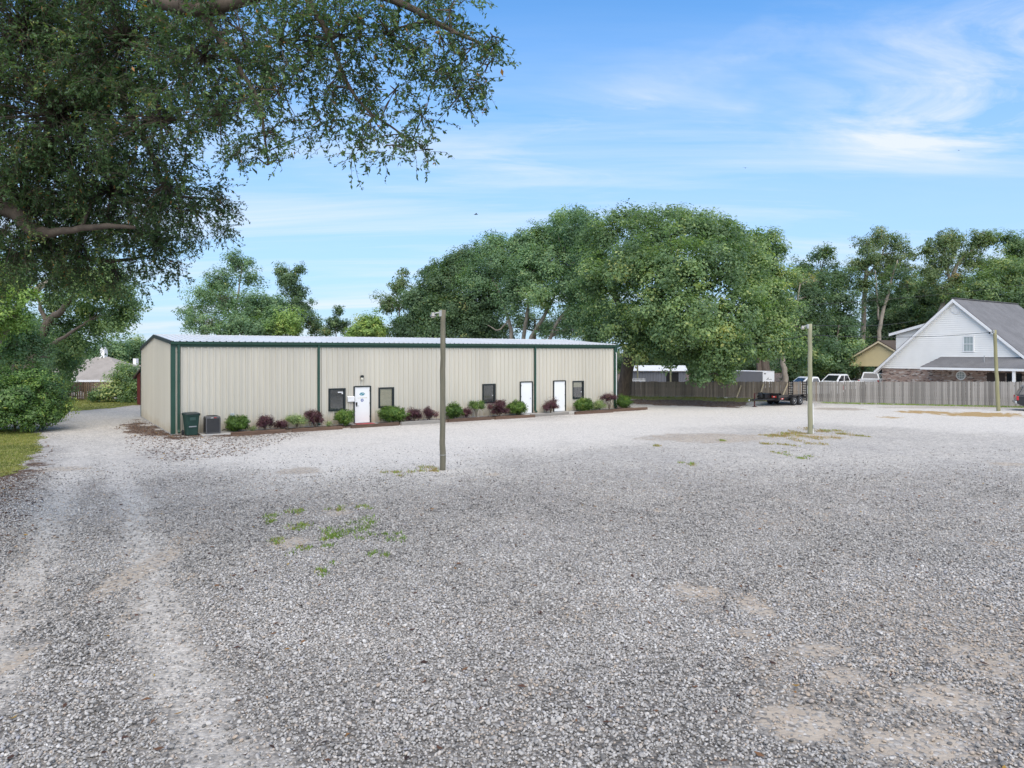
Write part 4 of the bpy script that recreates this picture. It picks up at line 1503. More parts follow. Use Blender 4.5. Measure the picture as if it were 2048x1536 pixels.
def vehicle(name, label, kind, paint, loc, rz, group=None):
    root = thing(name, label, 'pickup truck' if kind == 'pickup' else 'car', loc, rz, group)
    if kind == 'pickup':
        W, prof = .98, [(-2.75, .55), (-2.75, .80), (-.75, .80), (-.75, 1.16), (1.15, 1.17), (2.45, 1.08), (2.72, .95), (2.78, .55), (2.3, .42), (-2.3, .42)]
        gb, gt, z0, z1 = (-.72, 1.35), (-.50, .55), 1.165, 1.88
    else:
        W, prof = .92, [(-2.32, .50), (-2.36, .75), (-2.30, 1.08), (1.0, 1.08), (2.1, .98), (2.35, .82), (2.36, .50), (2.0, .36), (-2.0, .36)]
        gb, gt, z0, z1 = (-2.26, 1.12), (-1.98, .35), 1.085, 1.72
    # body with slightly tucked sills and shoulders
    rings = []
    for yy, sc_ in ((-W, .0), (-W * .93, 1), (W * .93, 1), (W, .0)):
        rings.append([(x * (.992 if abs(yy) == W else 1), yy, (z if abs(yy) != W else .42 + (z - .42) * .93)) for x, z in prof])
    body = loft(rings).build('body', paint, root, bevel=.02)
    if kind == 'pickup':
        bd = G()
        for s in (-1, 1):
            bd.box(-2.72, -.76, s * .90 - .045, s * .90 + .045, .80, 1.17)
        bd.build('bed_side', paint, root, bevel=.015)
        G().box(-2.76, -2.69, -.84, .84, .60, 1.165).build('tailgate', paint, root, bevel=.01)
    wb, wt2 = W * .93, W * .74
    cab = loft([[(gb[0], -wb, z0), (gb[1], -wb, z0), (gb[1], wb, z0), (gb[0], wb, z0)],
                [(gt[0], -wt2, z1 - .05), (gt[1], -wt2, z1 - .05), (gt[1], wt2, z1 - .05), (gt[0], wt2, z1 - .05)],
                [(gt[0] + .12, -wt2 + .1, z1), (gt[1] - .15, -wt2 + .1, z1), (gt[1] - .15, wt2 - .1, z1), (gt[0] + .12, wt2 - .1, z1)]])
    cab.build('cab', paint, root, bevel=.03)

    def on(s, fx, fz):                      # point on the side of the cab
        x0_ = gb[0] + (gt[0] - gb[0]) * fz
        x1_ = gb[1] + (gt[1] - gb[1]) * fz
        return Vector((x0_ + (x1_ - x0_) * fx, s * (wb + (wt2 - wb) * fz + .006), z0 + (z1 - .05 - z0) * fz))
    spl = [(.07, .48), (.53, .93)] if kind == 'pickup' else [(.05, .30), (.34, .60), (.64, .94)]
    for s in (-1, 1):
        for a, b2_ in spl:
            G().prism([on(s, a, .10), on(s, b2_, .10), on(s, b2_ - .02, .88), on(s, a + .02, .88)], (0, -s * .01, 0)).build('side_window', m_vglass, root)
    for e, nm_ in ((0, 'rear_window'), (1, 'windscreen')):
        q = []
        for yf, fz in ((-.84, .10), (.84, .10), (.80, .90), (-.80, .90)):
            x = (gb[e] + (gt[e] - gb[e]) * fz) + (.008 if e else -.008)
            q.append((x, yf * (wb + (wt2 - wb) * fz), z0 + (z1 - .05 - z0) * fz))
        G().prism(q, (-.01 if e else .01, 0, 0)).build(nm_, m_vglass, root)
    xr = prof[0][0]
    tz = (.72, 1.10) if kind == 'pickup' else (.74, 1.02)
    for s in (-1, 1):
        G().box(xr - .035, xr + .10, s * W * .93 - .075, s * W * .93 + .075, *tz).build('tail_light', m_tail, root, bevel=.01)
        G().box(2.30 if kind != 'pickup' else 2.62, 2.41 if kind != 'pickup' else 2.80, s * .72 - .17, s * .72 + .17, .72, .90).build('headlight', m_head, root, bevel=.01)
        mr = on(s, .86, .12)
        G().box(mr.x, mr.x + .12, mr.y + (0.02 if s > 0 else -.24), mr.y + (.24 if s > 0 else -.02), mr.z, mr.z + .2).build('mirror', m_black, root, bevel=.02)
    G().box(xr - .12, xr + .02, -W * .95, W * .95, .50, .66).build('rear_bumper', m_bump, root, bevel=.02)
    G().box(2.70 if kind == 'pickup' else 2.30, 2.86 if kind == 'pickup' else 2.44, -W * .95, W * .95, .45, .66).build('front_bumper', m_bump, root, bevel=.02)
    for x in ((-1.75, 1.85) if kind == 'pickup' else (-1.38, 1.42)):
        for s in (-1, 1):
            r_ = .38 if kind == 'pickup' else .35
            w_ = G().lathe([(.2, -.12), (r_ - .02, -.12), (r_, -.06), (r_, .06), (r_ - .02, .12), (.2, .12)], 20, (x, s * (W - .10), r_), 'y').build('wheel', m_rubber, root)
            G().lathe([(.21, -.02), (.21, s * .124), (.16, s * .10), (.05, s * .128)], 16, (x, s * (W - .10), r_), 'y').build('rim', m_bump, w_)
    return root


m_pw = plain('white_car_paint', (0.70, 0.71, 0.71), 0.25, 0.03, 1, coat=.5)
m_pg = plain('grey_car_paint', (0.20, 0.21, 0.22), 0.3, 0.05, 1, coat=.5)
m_pd = plain('dark_car_paint', (0.010, 0.012, 0.016), 0.22, 0.1, 1, coat=.6)


def ground_at(px, depth):
    x = (px - CX) / F * depth
    return Vector((x, depth, 0))


vehicle('pickup_truck', 'white pickup truck parked tail-out under the yellow carport', 'pickup', m_pw, ground_at(1742, 77), TH + R(24), 'vehicles parked behind the fence')
vehicle('pickup_truck', 'white pickup truck left of the yellow carport post', 'pickup', m_pw, ground_at(1676, 70), TH + R(175), 'vehicles parked behind the fence')
vehicle('pickup_truck', 'white pickup truck behind the fence beside the trailer ramps', 'pickup', m_pw, ground_at(1617, 62.5), R(190), 'vehicles parked behind the fence')
sp = P(2036, 822)
vehicle('suv', 'dark blue-black car at the right edge before the fence', 'suv', m_pd, (sp.x + 2.42, sp.y - .35, 0), R(-30))

# ================================================================== BEHIND THE FENCE
m_shed = plain('grey_steel', (0.20, 0.21, 0.24), 0.5, 0.06, 2, rnd=.04)
sh = thing('metal_shed', 'small grey steel shed with a white roof beyond the oak trunk', 'shed', ground_at(1258, 82), R(-8))
ribbed(sh, 'wall_panel', 6.4, lambda a, o, z: (a, -o, z), 0.0, lambda a: 1.85, [(4.2, 5.6, 0.0, 1.7)], m_shed)
G().box(4.2, 5.6, .05, .1, 0, 1.72).build('door_opening', m_black, sh)
G().box(.02, 6.38, .12, 5.0, 0, 1.83).build('core', m_shed, sh)
g = G()
g.prism([(-.2, -.25, 1.86), (-.2, 2.5, 2.42), (-.2, 5.25, 1.86), (-.2, 5.25, 1.92), (-.2, 2.5, 2.48), (-.2, -.25, 1.92)], (6.8, 0, 0))
g.build('roof', m_white, sh)
for px, dz, lab in ((1275, 78, 'slim pale post beside the big oak trunk before the grey shed'), (1341, 76, 'pale square post near the right end of the grey shed')):
    p = ground_at(px, dz)
    o = G().tube([(0, 0, -.2), (0, 0, 1.4), (0.01, 0, 2.6)], [.10, .095, .09], 8).build('yard_post', m_poleg, None, loc=p)
    tag(o, lab, 'post', 'posts behind the fence')
pr = thing('railing', 'short white picket railing over the fence beside the oak trunk', 'railing', ground_at(1262, 76), 0)
for k in range(11):
    G().box(k * .145, k * .145 + .07, 0, .02, 0.0, 1.25).build('picket', m_white, pr)
G().box(-.03, 1.55, .021, .06, .95, 1.03).build('rail', m_white, pr)

ct = thing('cargo_trailer', 'enclosed cargo trailer with white end and grey side behind the fence', 'trailer', ground_at(1525, 70), R(34))
m_cg = plain('trailer_grey', (0.26, 0.26, 0.275), 0.4, 0.04, 1.5)
# local: near corner at origin, white end along +x, grey side along +y (to the left, away)
G().box(0, 1.85, 0, 3.6, .45, 2.08).build('body', m_cg, ct, bevel=.02)
en = G().box(.02, 1.83, -.03, -.002, .47, 2.06).build('end_wall', m_white, ct)
G().box(-.02, 1.87, -.03, 3.62, 2.082, 2.14).build('roof', m_white, ct, bevel=.015)
mk = G()
mk.box(.16, .50, -.036, -.031, 1.86, 1.94)
rr = random.Random(9)
xx = .55
while xx < 1.35:
    wl = rr.uniform(.03, .07)
    mk.box(xx, xx + wl, -.036, -.031, 1.30, 1.30 + rr.uniform(.03, .07))
    xx += wl + .025
mk.prism([(.72, -.036, 1.38), (.78, -.036, 1.50), (.84, -.036, 1.44), (.92, -.036, 1.52), (.88, -.036, 1.38)], (0, .005, 0))
mk.build('lettering', m_black, en)['kind'] = 'stuff'
for y in (1.4, 2.2):
    for x in (-.12, 1.97):
        G().lathe([(.2, -.1), (.33, -.1), (.34, 0), (.33, .1), (.2, .1)], 16, (x, y, .34), 'x').build('wheel', m_rubber, ct)
G().bar((.92, -.03, .5), (.92, -1.3, .5), .1, .1).build('tongue', m_black, ct)

# ---- white house
m_sid = plain('white_siding', (0.88, 0.87, 0.83), 0.5, 0.03, 1.0, stain=.10, stain_c=(.62, .60, .55))
m_trimw = plain('white_trim', (0.82, 0.82, 0.81), 0.45, 0.03, 1)


def shingle(name, c1, c2):
    m, nt, out = new_mat(name)
    tcn = NN(nt, 'ShaderNodeTexCoord')
    mp = NN(nt, 'ShaderNodeMapping')
    LK(nt, tcn.outputs['Generated'], mp.inputs[0])
    mp.inputs['Scale'].default_value = (3, 3, 3)
    nz = NN(nt, 'ShaderNodeTexNoise', i_Scale=30.0, i_Detail=6.0, i_Roughness=0.75)
    LK(nt, tcn.outputs['Object'], nz.inputs['Vector'])
    n2 = NN(nt, 'ShaderNodeTexNoise', i_Scale=0.8, i_Detail=6.0, i_Roughness=0.7)
    LK(nt, tcn.outputs['Object'], n2.inputs['Vector'])
    col = MIXC(nt, RAMP(nt, nz.outputs['Fac'], [(.35, 0.0), (.65, 1.0)]), c1, c2)
    col = MIXC(nt, MATH(nt, 'MULTIPLY', RAMP(nt, n2.outputs['Fac'], [(.4, 0.0), (.7, 1.0)]), .5), col, tuple(x * .6 for x in c1))
    b = NN(nt, 'ShaderNodeBsdfPrincipled')
    b.inputs['Roughness'].default_value = .95
    LK(nt, col, b.inputs['Base Color'])
    LK(nt, b.outputs[0], out.inputs[0])
    return m


m_shin = shingle('grey_shingle', (.12, .118, .12), (.22, .217, .22))
m_shin2 = shingle('tan_shingle', (.28, .25, .22), (.38, .345, .31))
m_brn = shingle('brown_shingle', (.06, .045, .035), (.11, .085, .065))

mbk, nt, out = new_mat('brick_wall')
tcn = NN(nt, 'ShaderNodeTexCoord')
mp = NN(nt, 'ShaderNodeMapping')
mp.inputs['Rotation'].default_value = (0, R(90), R(90))
LK(nt, tcn.outputs['Object'], mp.inputs[0])
cmb = NN(nt, 'ShaderNodeCombineXYZ')
sx_ = NN(nt, 'ShaderNodeSeparateXYZ')
LK(nt, tcn.outputs['Object'], sx_.inputs[0])
LK(nt, MATH(nt, 'ADD', sx_.outputs[0], sx_.outputs[1]), cmb.inputs[0])
LK(nt, sx_.outputs[2], cmb.inputs[1])
br = NN(nt, 'ShaderNodeTexBrick', i_Scale=1.0, i_Mortar_Size=.010)
br.inputs['Brick Width'].default_value = .215
br.inputs['Row Height'].default_value = .075
br.inputs['Color1'].default_value = (.24, .12, .085, 1)
br.inputs['Color2'].default_value = (.36, .26, .21, 1)
br.inputs['Mortar'].default_value = (.38, .35, .31, 1)
LK(nt, cmb.outputs[0], br.inputs['Vector'])
nz = NN(nt, 'ShaderNodeTexVoronoi', i_Scale=3.2)
mp2 = NN(nt, 'ShaderNodeMapping')
mp2.inputs['Scale'].default_value = (1.2, 3.6, 1)
LK(nt, cmb.outputs[0], mp2.inputs[0])
LK(nt, mp2.outputs[0], nz.inputs['Vector'])
sp2 = NN(nt, 'ShaderNodeSeparateColor')
LK(nt, nz.outputs['Color'], sp2.inputs[0])
col = MIXC(nt, RAMP(nt, sp2.outputs[0], [(.72, 0.0), (.80, .75)]), br.outputs[0], (.50, .46, .42))
col = MIXC(nt, RAMP(nt, sp2.outputs[1], [(.78, 0.0), (.84, .8)]), col, (.075, .05, .045))
b = NN(nt, 'ShaderNodeBsdfPrincipled')
b.inputs['Roughness'].default_value = .92
LK(nt, col, b.inputs['Base Color'])
LK(nt, b.outputs[0], out.inputs[0])

GA = D(1910, 598, 64)                 # apex of the gable
H0 = Vector((GA.x, GA.y, 0))
APEX = GA.z
HW, HE, HL = 6.86, 2.5, 12.6          # half width, eave height, length


def gs(px):
    t = (px - CX) / F
    return (H0.x - H0.y * t) / (-VD.x + VD.y * t)


def gzz(px, py):
    return CAMH + (HY - py) / F * (H0 + VD * gs(px)).y


def rake(s):
    return APEX - (APEX - HE) * abs(s) / HW


hs = thing('white_house', 'white-sided gabled house over brick with grey shingle roof', 'house', H0, TH)
G().box(0, HL, -HW + .25, HW - .25, -.2, HE - .02).build('brick_wall', mbk, hs)
sd = G()
z = HE - .02
while z < APEX - .35:
    z1 = min(z + .19, APEX - .3)
    w0 = HW * (APEX - z) / (APEX - HE) - .25
    w1 = HW * (APEX - z1) / (APEX - HE) - .25
    sd.add([(-.095, -w0, z), (-.095, w0, z), (-.03, max(w1, .02), z1), (-.03, -max(w1, .02), z1)], [(0, 1, 2, 3)])
    sd.add([(-.095, -w0, z), (-.095, w0, z), (-.03, w0, z), (-.03, -w0, z)], [(0, 1, 2, 3)])
    z = z1
o = sd.build('siding', m_sid, hs)
o['kind'] = 'stuff'
G().prism([(-.028, -HW + .3, HE), (-.028, HW - .3, HE), (-.028, 0, APEX - .3)], (HL, 0, 0)).build('attic', m_sid, hs)
for s in (-1, 1):
    rf = G()
    ev = (-HW - .35) if s < 0 else (HW + .35)
    ez = rake(HW + .35)
    rf.prism([(-.42, 0, APEX - .02), (-.42, ev, ez - .02), (-.42, ev, ez + .06), (-.42, 0, APEX + .06)], (HL + .8, 0, 0))
    rfo = rf.build('roof', m_shin, hs)
    fa = G()
    fa.prism([(-.46, 0, APEX - .30), (-.46, ev, ez - .28), (-.46, ev, ez - .015), (-.46, 0, APEX - .015)], (.035, 0, 0))
    fa.build('rake_board', m_trimw, rfo)
    G().box(-.42, HL + .38, ev - .03, ev + .03, ez - .26, ez - .03).build('fascia', m_trimw, rfo)
    G().prism([(-.42, ev, ez - .27), (-.42, ev - s * .62, ez - .27), (-.42, ev - s * .62, ez - .24), (-.42, ev, ez - .24)], (HL + .8, 0, 0)).build('soffit', m_trimw, rfo)
    # flush soffit under the rake
    G().prism([(-.42, 0, APEX - .32), (-.42, ev, ez - .30), (-.42, ev, ez - .285), (-.42, 0, APEX - .305)], (.40, 0, 0)).build('rake_soffit', m_trimw, rfo)
G().bar((-.44, 0, APEX + .07), (HL + .4, 0, APEX + .07), .3, .05).build('ridge_cap', m_shin, hs)
# upper window
s0, s1 = gs(1949), gs(1927)
z0, z1 = gzz(1938, 704), gzz(1938, 672)
wn = G()
for a, b2_, c, d in ((s0, s0 + .08, z0, z1), (s1 - .08, s1, z0, z1), (s0 + .08, s1 - .08, z1 - .08, z1), (s0 + .08, s1 - .08, z0, z0 + .08), (s0 + .08, s1 - .08, (z0 + z1) / 2 - .03, (z0 + z1) / 2 + .03)):
    wn.box(-.14, -.02, a, b2_, c, d)
wo_ = wn.build('window', m_trimw, hs)
m_pane = plain('curtained_pane', (.36, .42, .42), .12, .12, 4, spec=.7, stretch=(1, 6, .6))
for k in (0, 1):
    za = z0 + .085 + k * ((z1 - z0) / 2 - .05)
    G().box(-.108, -.102, s0 + .085, s1 - .085, za, za + (z1 - z0) / 2 - .125).build('pane', m_pane, wo_)
    mn = G()
    for j in (1, 2):
        yy = s0 + .08 + (s1 - s0 - .16) * j / 3
        mn.box(-.118, -.109, yy - .012, yy + .012, za, za + (z1 - z0) / 2 - .125)
    mn.build('glazing_bar', m_trimw, wo_)
# round vent near the apex
vz = gzz(1913, 619)
vs = gs(1913)
vt = G().lathe([(.40, -.125), (.40, -.055)], 24, (0, vs, vz), 'x').build('gable_vent', m_trimw, hs)
for k in range(5):
    zz_ = vz - .24 + k * .12
    hw = math.sqrt(max(.36 ** 2 - (zz_ - vz) ** 2, .01))
    G().box(-.150, -.126, vs - hw, vs + hw, zz_ - .02, zz_ + .03).build('vent_slat', m_sid, vt)
# round window in the brick
rs, rz_ = gs(1922), gzz(1922, 751)
rw = G().lathe([(.40, -.05), (.40, .0)], 24, (0, rs, rz_), 'x').build('round_window', m_trimw, hs)
G().lathe([(.32, -.062), (.32, -.052)], 24, (0, rs, rz_), 'x').build('pane', m_pane, rw)
g = G()
for k in (-.1, .1):
    g.box(-.08, -.063, rs - .31, rs + .31, rz_ + k - .012, rz_ + k + .012)
    g.box(-.08, -.063, rs + k - .012, rs + k + .012, rz_ - .31, rz_ + .31)
g.build('glazing_bar', m_trimw, rw)
# pent roof and porch on the right half of the gable wall
PS, PD = gs(1866) + .2, 1.9
pr_ = G()
zt, zb = 3.62, 2.72
ys0 = -HW - 2.2
pr_.add([(-PD, PS, zb), (-PD, ys0, zb), (-.06, ys0, zt), (-.06, PS - .95, zt), (-.06, PS, zb),
         (-PD, PS, zb - .05), (-PD, ys0, zb - .05), (-.06, ys0, zt - .05), (-.06, PS - .95, zt - .05), (-.06, PS, zb - .05)],
        [(0, 1, 2, 3), (0, 3, 4), (5, 8, 7, 6), (5, 9, 8), (0, 5, 6, 1), (1, 6, 7, 2), (4, 9, 5, 0)])
po = pr_.build('porch_roof', m_shin, hs)
g = G()
g.box(-PD - .03, -PD + .01, ys0, PS + .02, zb - .26, zb - .052)
g.box(-PD + .012, -.06, PS - .02, PS + .02, zb - .26, zb - .052)
g.box(-PD + .012, -.06, ys0, PS - .03, zb - .26, zb - .22)
g.build('porch_fascia', m_trimw, po)
G().tube([(-.9, gs(1978), zt - .5), (-.9, gs(1978), zt + .1)], .04, 8).build('vent_pipe', m_galv, po)
G().box(-PD + .05, -PD + .25, gs(2046) - .1, gs(2046) + .1, -.1, zb - .262).build('porch_post', m_trimw, hs, bevel=.01)
G().box(-.05, -.002, gs(2010), gs(1974), 0.0, 2.25).build('porch_door', plain('porch_dark', (.05, .035, .03), .6), hs)
G().box(-.06, -.002, gs(2044), gs(2014), 0.6, 2.25).build('porch_window', m_vglass, hs)
# shed dormer on the left slope
dc = G()
s_a, s_b = gs(1862), gs(1786)
za, zb_ = gzz(1850, 646), gzz(1784, 667)
dcp = [(.55, s_a, rake(s_a) + .03), (.55, s_b, rake(s_b) - .5), (.55, s_b, zb_), (.55, s_a, za - .05)]
dc.prism(dcp, (6.5, 0, 0))
dm = dc.build('dormer', m_sid, hs)
dr = G()
dr.prism([(.25, s_a - .3, za + .12), (.25, s_b + .5, zb_ - .10), (.25, s_b + .5, zb_ + .02), (.25, s_a - .3, za + .24)], (7.1, 0, 0))
dro = dr.build('dormer_roof', m_shin, dm)
G().prism([(.21, s_a - .2, za - .08), (.21, s_b + .52, zb_ - .25), (.21, s_b + .52, zb_ + .0), (.21, s_a - .2, za + .20)], (.035, 0, 0)).build('dormer_fascia', m_trimw, dro)
# small dormer on the right slope
g = G().box(5.0, 7.0, -6.0, -3.6, rake(6.0), rake(6.0) + 1.25)
d2 = g.build('dormer', m_sid, hs)
G().prism([(4.8, -6.3, rake(6.0) + 1.2), (6.0, -6.3, rake(6.0) + 1.85), (7.2, -6.3, rake(6.0) + 1.2), (6.0, -6.3, rake(6.0) + 1.65)], (0, 3.9, 0)).build('dormer_roof', m_trimw, d2)

# ---- yellow carport
KA = D(1760, 682, 80)
K0 = Vector((KA.x, KA.y, 0))
kp = thing('carport', 'yellow-gabled open carport with brown roof beside the white house', 'carport', K0, TH)
m_yel = plain('yellow_board', (.72, .60, .34), .6, .06, 1.2)
m_tanp = plain('tan_post', (.42, .27, .11), .7, .12, 2)
kh, kw, ke = KA.z, 4.6, 2.62
G().prism([(0, -kw + .25, ke), (0, kw - .25, ke), (0, kw - .25, ke + .12), (0, 0, kh - .12), (0, -kw + .25, ke + .12)], (.1, 0, 0)).build('gable', m_yel, kp)
G().prism([(-.01, -kw + .3, ke + .012), (-.01, kw - .3, ke + .012), (-.01, kw - .3, ke - .2), (-.01, -kw + .3, ke - .2)], (.14, 0, 0)).build('beam', m_yel, kp)
for s in (-1, 1):
    q = [(-.35, 0, kh), (-.35, s * (kw + .25), ke - .10), (-.35, s * (kw + .25), ke + .0), (-.35, 0, kh + .10)]
    ro = G().prism(q, (8.0, 0, 0)).build('roof', m_brn, kp)
    G().prism([(-.38, 0, kh - .20), (-.38, s * (kw + .25), ke - .28), (-.38, s * (kw + .25), ke - .11), (-.38, 0, kh - .01)], (.03, 0, 0)).build('rake_board', plain('cream_trim', (.70, .60, .40), .6), ro)
for x in (.05, 3.6, 7.2):
    for y in (-kw + .5, kw - .5):
        G().box(x - .11, x + .11, y - .13, y + .13, -.1, ke - .201).build('post', m_tanp, kp)

# ---- houses at left, beyond the garden fence
lb = Vector(((186 - CX) / F * 74, 74, 0))
lb.z = gzf(lb.x, lb.y)
lh_ = thing('hip_roof_house', 'pale house with tan hip roof and white chimney beyond the garden fence', 'house', lb, R(0))
zr, ze = CAMH + (HY - 714) / F * 74 - lb.z, CAMH + (HY - 757) / F * 74 - lb.z
wl_ = G().box(-4.6, 5.0, -2.6, 5.4, -.3, ze - .05).build('wall', plain('cream_stucco', (.62, .61, .55), .8, .05), lh_)
g = G()
g.add([(-5.2, -3.2, ze), (5.6, -3.2, ze), (5.6, 6, ze), (-5.2, 6, ze), (-.6, 1.4, zr), (.9, 1.4, zr),
       (-5.2, -3.2, ze - .05), (5.6, -3.2, ze - .05), (5.6, 6, ze - .05), (-5.2, 6, ze - .05)],
      [(0, 1, 5, 4), (1, 2, 5), (2, 3, 4, 5), (3, 0, 4), (9, 8, 7, 6), (0, 6, 7, 1), (1, 7, 8, 2), (2, 8, 9, 3), (3, 9, 6, 0)])
rfo = g.build('roof', m_shin2, lh_)
G().box(-5.22, 5.62, -3.24, -3.205, ze - .22, ze - .02).build('fascia', m_trimw, lh_)
ch = G().box(.0, .50, 1.2, 1.8, zr - .8, zr + .85)
ch = ch.build('chimney', m_trimw, rfo)
G().box(.10, .40, 1.3, 1.7, zr + .86, zr + 1.05).build('chimney_cap', m_trimw, ch)
for x in (-1.4, -.3, .55, 2.4):
    w_ = G().box(x, x + .95, -2.66, -2.61, ze - 1.25, ze - .25).build('window', m_trimw, lh_)
    G().box(x + .08, x + .87, -2.69, -2.665, ze - 1.17, ze - .33).build('pane', m_vglass, w_)
lb = Vector(((284 - CX) / F * 92, 92, 0))
lb.z = gzf(lb.x, lb.y)
l2 = thing('far_house', 'distant house with pinkish roof and white chimney beside the beige gable wall', 'house', lb, 0)
zr, ze = CAMH + (HY - 722) / F * 92 - lb.z, CAMH + (HY - 748) / F * 92 - lb.z
G().box(-2.0, 7, -3, 5, -.3, ze - .05).build('wall', m_sid, l2)
g = G()
g.add([(-2.6, -3.6, ze), (7.6, -3.6, ze), (7.6, 5.6, ze), (-2.6, 5.6, ze), (1.2, 1, zr), (5, 1, zr)], [(0, 1, 5, 4), (1, 2, 5), (2, 3, 4, 5), (3, 0, 4), (3, 2, 1, 0)])
r2 = g.build('roof', shingle('pink_shingle', (.36, .27, .23), (.46, .36, .31)), l2)
G().box(-.85, -.45, -.6, 0, zr - 1.4, CAMH + (HY - 717) / F * 92 - lb.z).build('chimney', m_trimw, r2)
# dark red garden shed behind the gable end
rb = Vector(((270 - CX) / F * 54, 54, 0))
rs_ = thing('garden_shed', 'dark red garden shed peeping out behind the gable end', 'shed', rb, 0)
m_barn = plain('barn_red', (.11, .022, .018), .8, .2, 2)
G().box(.15, 2.8, 0, 3, -.1, 2.25).build('wall', m_barn, rs_)
G().prism([(0.15, -.02, 2.25), (2.8, -.02, 2.25), (1.0, -.02, 3.0)], (0, 3.0, 0)).build('gable', m_barn, rs_)
G().prism([(-.1, -.15, 2.0), (.62, -.15, 2.92), (2.95, -.15, 2.1), (2.95, -.15, 2.2), (.62, -.15, 3.03), (-.1, -.15, 2.1)], (0, 3.3, 0)).build('roof', m_brn, rs_)

# ---- birds in the sky
m_bird = plain('bird_plumage', (.02, .02, .022), .8, .2)
for px, py, dz, a, lab in ((951.5, 429, 60, .2, 'small dark bird flying in the sky above the building'), (1491, 336, 80, 1.4, 'tiny dark bird high over the oak'),
                           (1918, 301, 90, 1.2, 'tiny dark bird high at the right below the cirrus')):
    p = D(px, py, dz)
    br_ = thing('bird', lab, 'bird', p, a, 'birds in the sky')
    G().tube([(-.16, 0, 0), (-.08, 0, .0), (.02, 0, .01), (.10, 0, .02), (.16, 0, .02), (.20, 0, .01)], [.008, .03, .042, .03, .024, .004], 8).build('body', m_bird, br_, smooth=True)
    for s in (-1, 1):
        G().add([(.06, s * .03, .02), (.08, s * .14, .09), (.02, s * .30, .07), (-.04, s * .15, .07), (-.05, s * .03, .015)], [(0, 1, 3, 4), (1, 2, 3)]).build('wing', m_bird, br_)

# ================================================================== TREES AND SHRUBS
m_bark = plain('oak_bark', (0.115, 0.09, 0.068), 0.95, 0.35, 3.0, bump=0.8, bscale=9, stain=0.5, stain_c=(0.05, 0.042, 0.034), stretch=(2, 2, 0.4))
m_barkp = plain('pale_bark', (0.30, 0.265, 0.215), 0.95, 0.3, 3.0, bump=0.5, bscale=8, stain=0.4, stain_c=(0.14, 0.115, 0.09), stretch=(2, 2, 0.4))
m_barkr = plain('brown_bark', (0.155, 0.125, 0.10), 0.95, 0.3, 3.0, bump=0.5, bscale=8, stain=0.4, stain_c=(0.09, 0.065, 0.05), stretch=(2, 2, 0.4))
L_OAK = leafy('oak_leaves', [(0.0, (0.026, 0.045, 0.024)), (0.5, (0.066, 0.100, 0.048)), (0.8, (0.125, 0.158, 0.066)), (1.0, (0.20, 0.215, 0.085))])
L_NEAR = leafy('near_oak_leaves', [(0.0, (0.022, 0.039, 0.018)), (0.5, (0.047, 0.084, 0.036)), (0.8, (0.092, 0.138, 0.052)), (0.97, (0.21, 0.20, 0.06)), (1.0, (0.20, 0.10, 0.035))], 0.36, 0.5, 2.1)
L_BLUE = leafy('blue_green_leaves', [(0.0, (0.028, 0.050, 0.030)), (0.5, (0.070, 0.110, 0.060)), (0.85, (0.125, 0.170, 0.085)), (1.0, (0.19, 0.21, 0.09))])
L_DARK = leafy('dark_leaves', [(0.0, (0.022, 0.038, 0.022)), (0.6, (0.052, 0.082, 0.042)), (0.9, (0.10, 0.13, 0.055)), (1.0, (0.16, 0.13, 0.06))])
L_BROWN = leafy('turning_leaves', [(0.0, (0.035, 0.045, 0.022)), (0.5, (0.066, 0.095, 0.045)), (0.8, (0.11, 0.125, 0.058)), (1.0, (0.18, 0.12, 0.06))])
L_LITE = leafy('light_green_leaves', [(0.0, (0.040, 0.070, 0.022)), (0.5, (0.105, 0.160, 0.045)), (0.85, (0.19, 0.24, 0.065)), (1.0, (0.30, 0.27, 0.08))], 0.35, 0.5, 2.6)
L_GLOSS = leafy('glossy_leaves', [(0.0, (0.018, 0.036, 0.012)), (0.5, (0.050, 0.095, 0.025)), (0.85, (0.12, 0.18, 0.04)), (1.0, (0.24, 0.27, 0.07))], 0.25, 0.32, 2.0)
L_BOX = leafy('boxwood_leaves', [(0.0, (0.022, 0.050, 0.010)), (0.5, (0.065, 0.125, 0.020)), (0.85, (0.13, 0.20, 0.035)), (1.0, (0.24, 0.26, 0.06))], 0.25, 0.4, 1.5)
L_PURP = leafy('maroon_leaves', [(0.0, (0.035, 0.012, 0.020)), (0.5, (0.085, 0.032, 0.045)), (0.85, (0.15, 0.065, 0.075)), (1.0, (0.13, 0.12, 0.05))], 0.25, 0.45, 1.25)
L_LOOSE = leafy('loose_shrub_leaves', [(0.0, (0.040, 0.060, 0.025)), (0.5, (0.095, 0.130, 0.050)), (0.85, (0.17, 0.19, 0.08)), (1.0, (0.26, 0.19, 0.12))], 0.25, 0.5)


def unit(a):
    return a / np.maximum(np.linalg.norm(a, axis=1, keepdims=True), 1e-9)


def leaf_quads(c, nrm, L, W, rg, bend=0.12, axis=None):
    n = len(c)
    t = rg.normal(size=(n, 3)) if axis is None else axis
    t = t - nrm * (t * nrm).sum(1, keepdims=True)
    t = unit(t)
    b = np.cross(nrm, t)
    L = np.asarray(L).reshape(-1, 1)
    W = np.asarray(W).reshape(-1, 1)
    V = np.empty((n, 4, 3))
    V[:, 0] = c - t * L / 2
    V[:, 1] = c + b * W / 2 + nrm * W * bend
    V[:, 2] = c + t * L / 2
    V[:, 3] = c - b * W / 2 + nrm * W * bend
    return V.reshape(-1, 3)


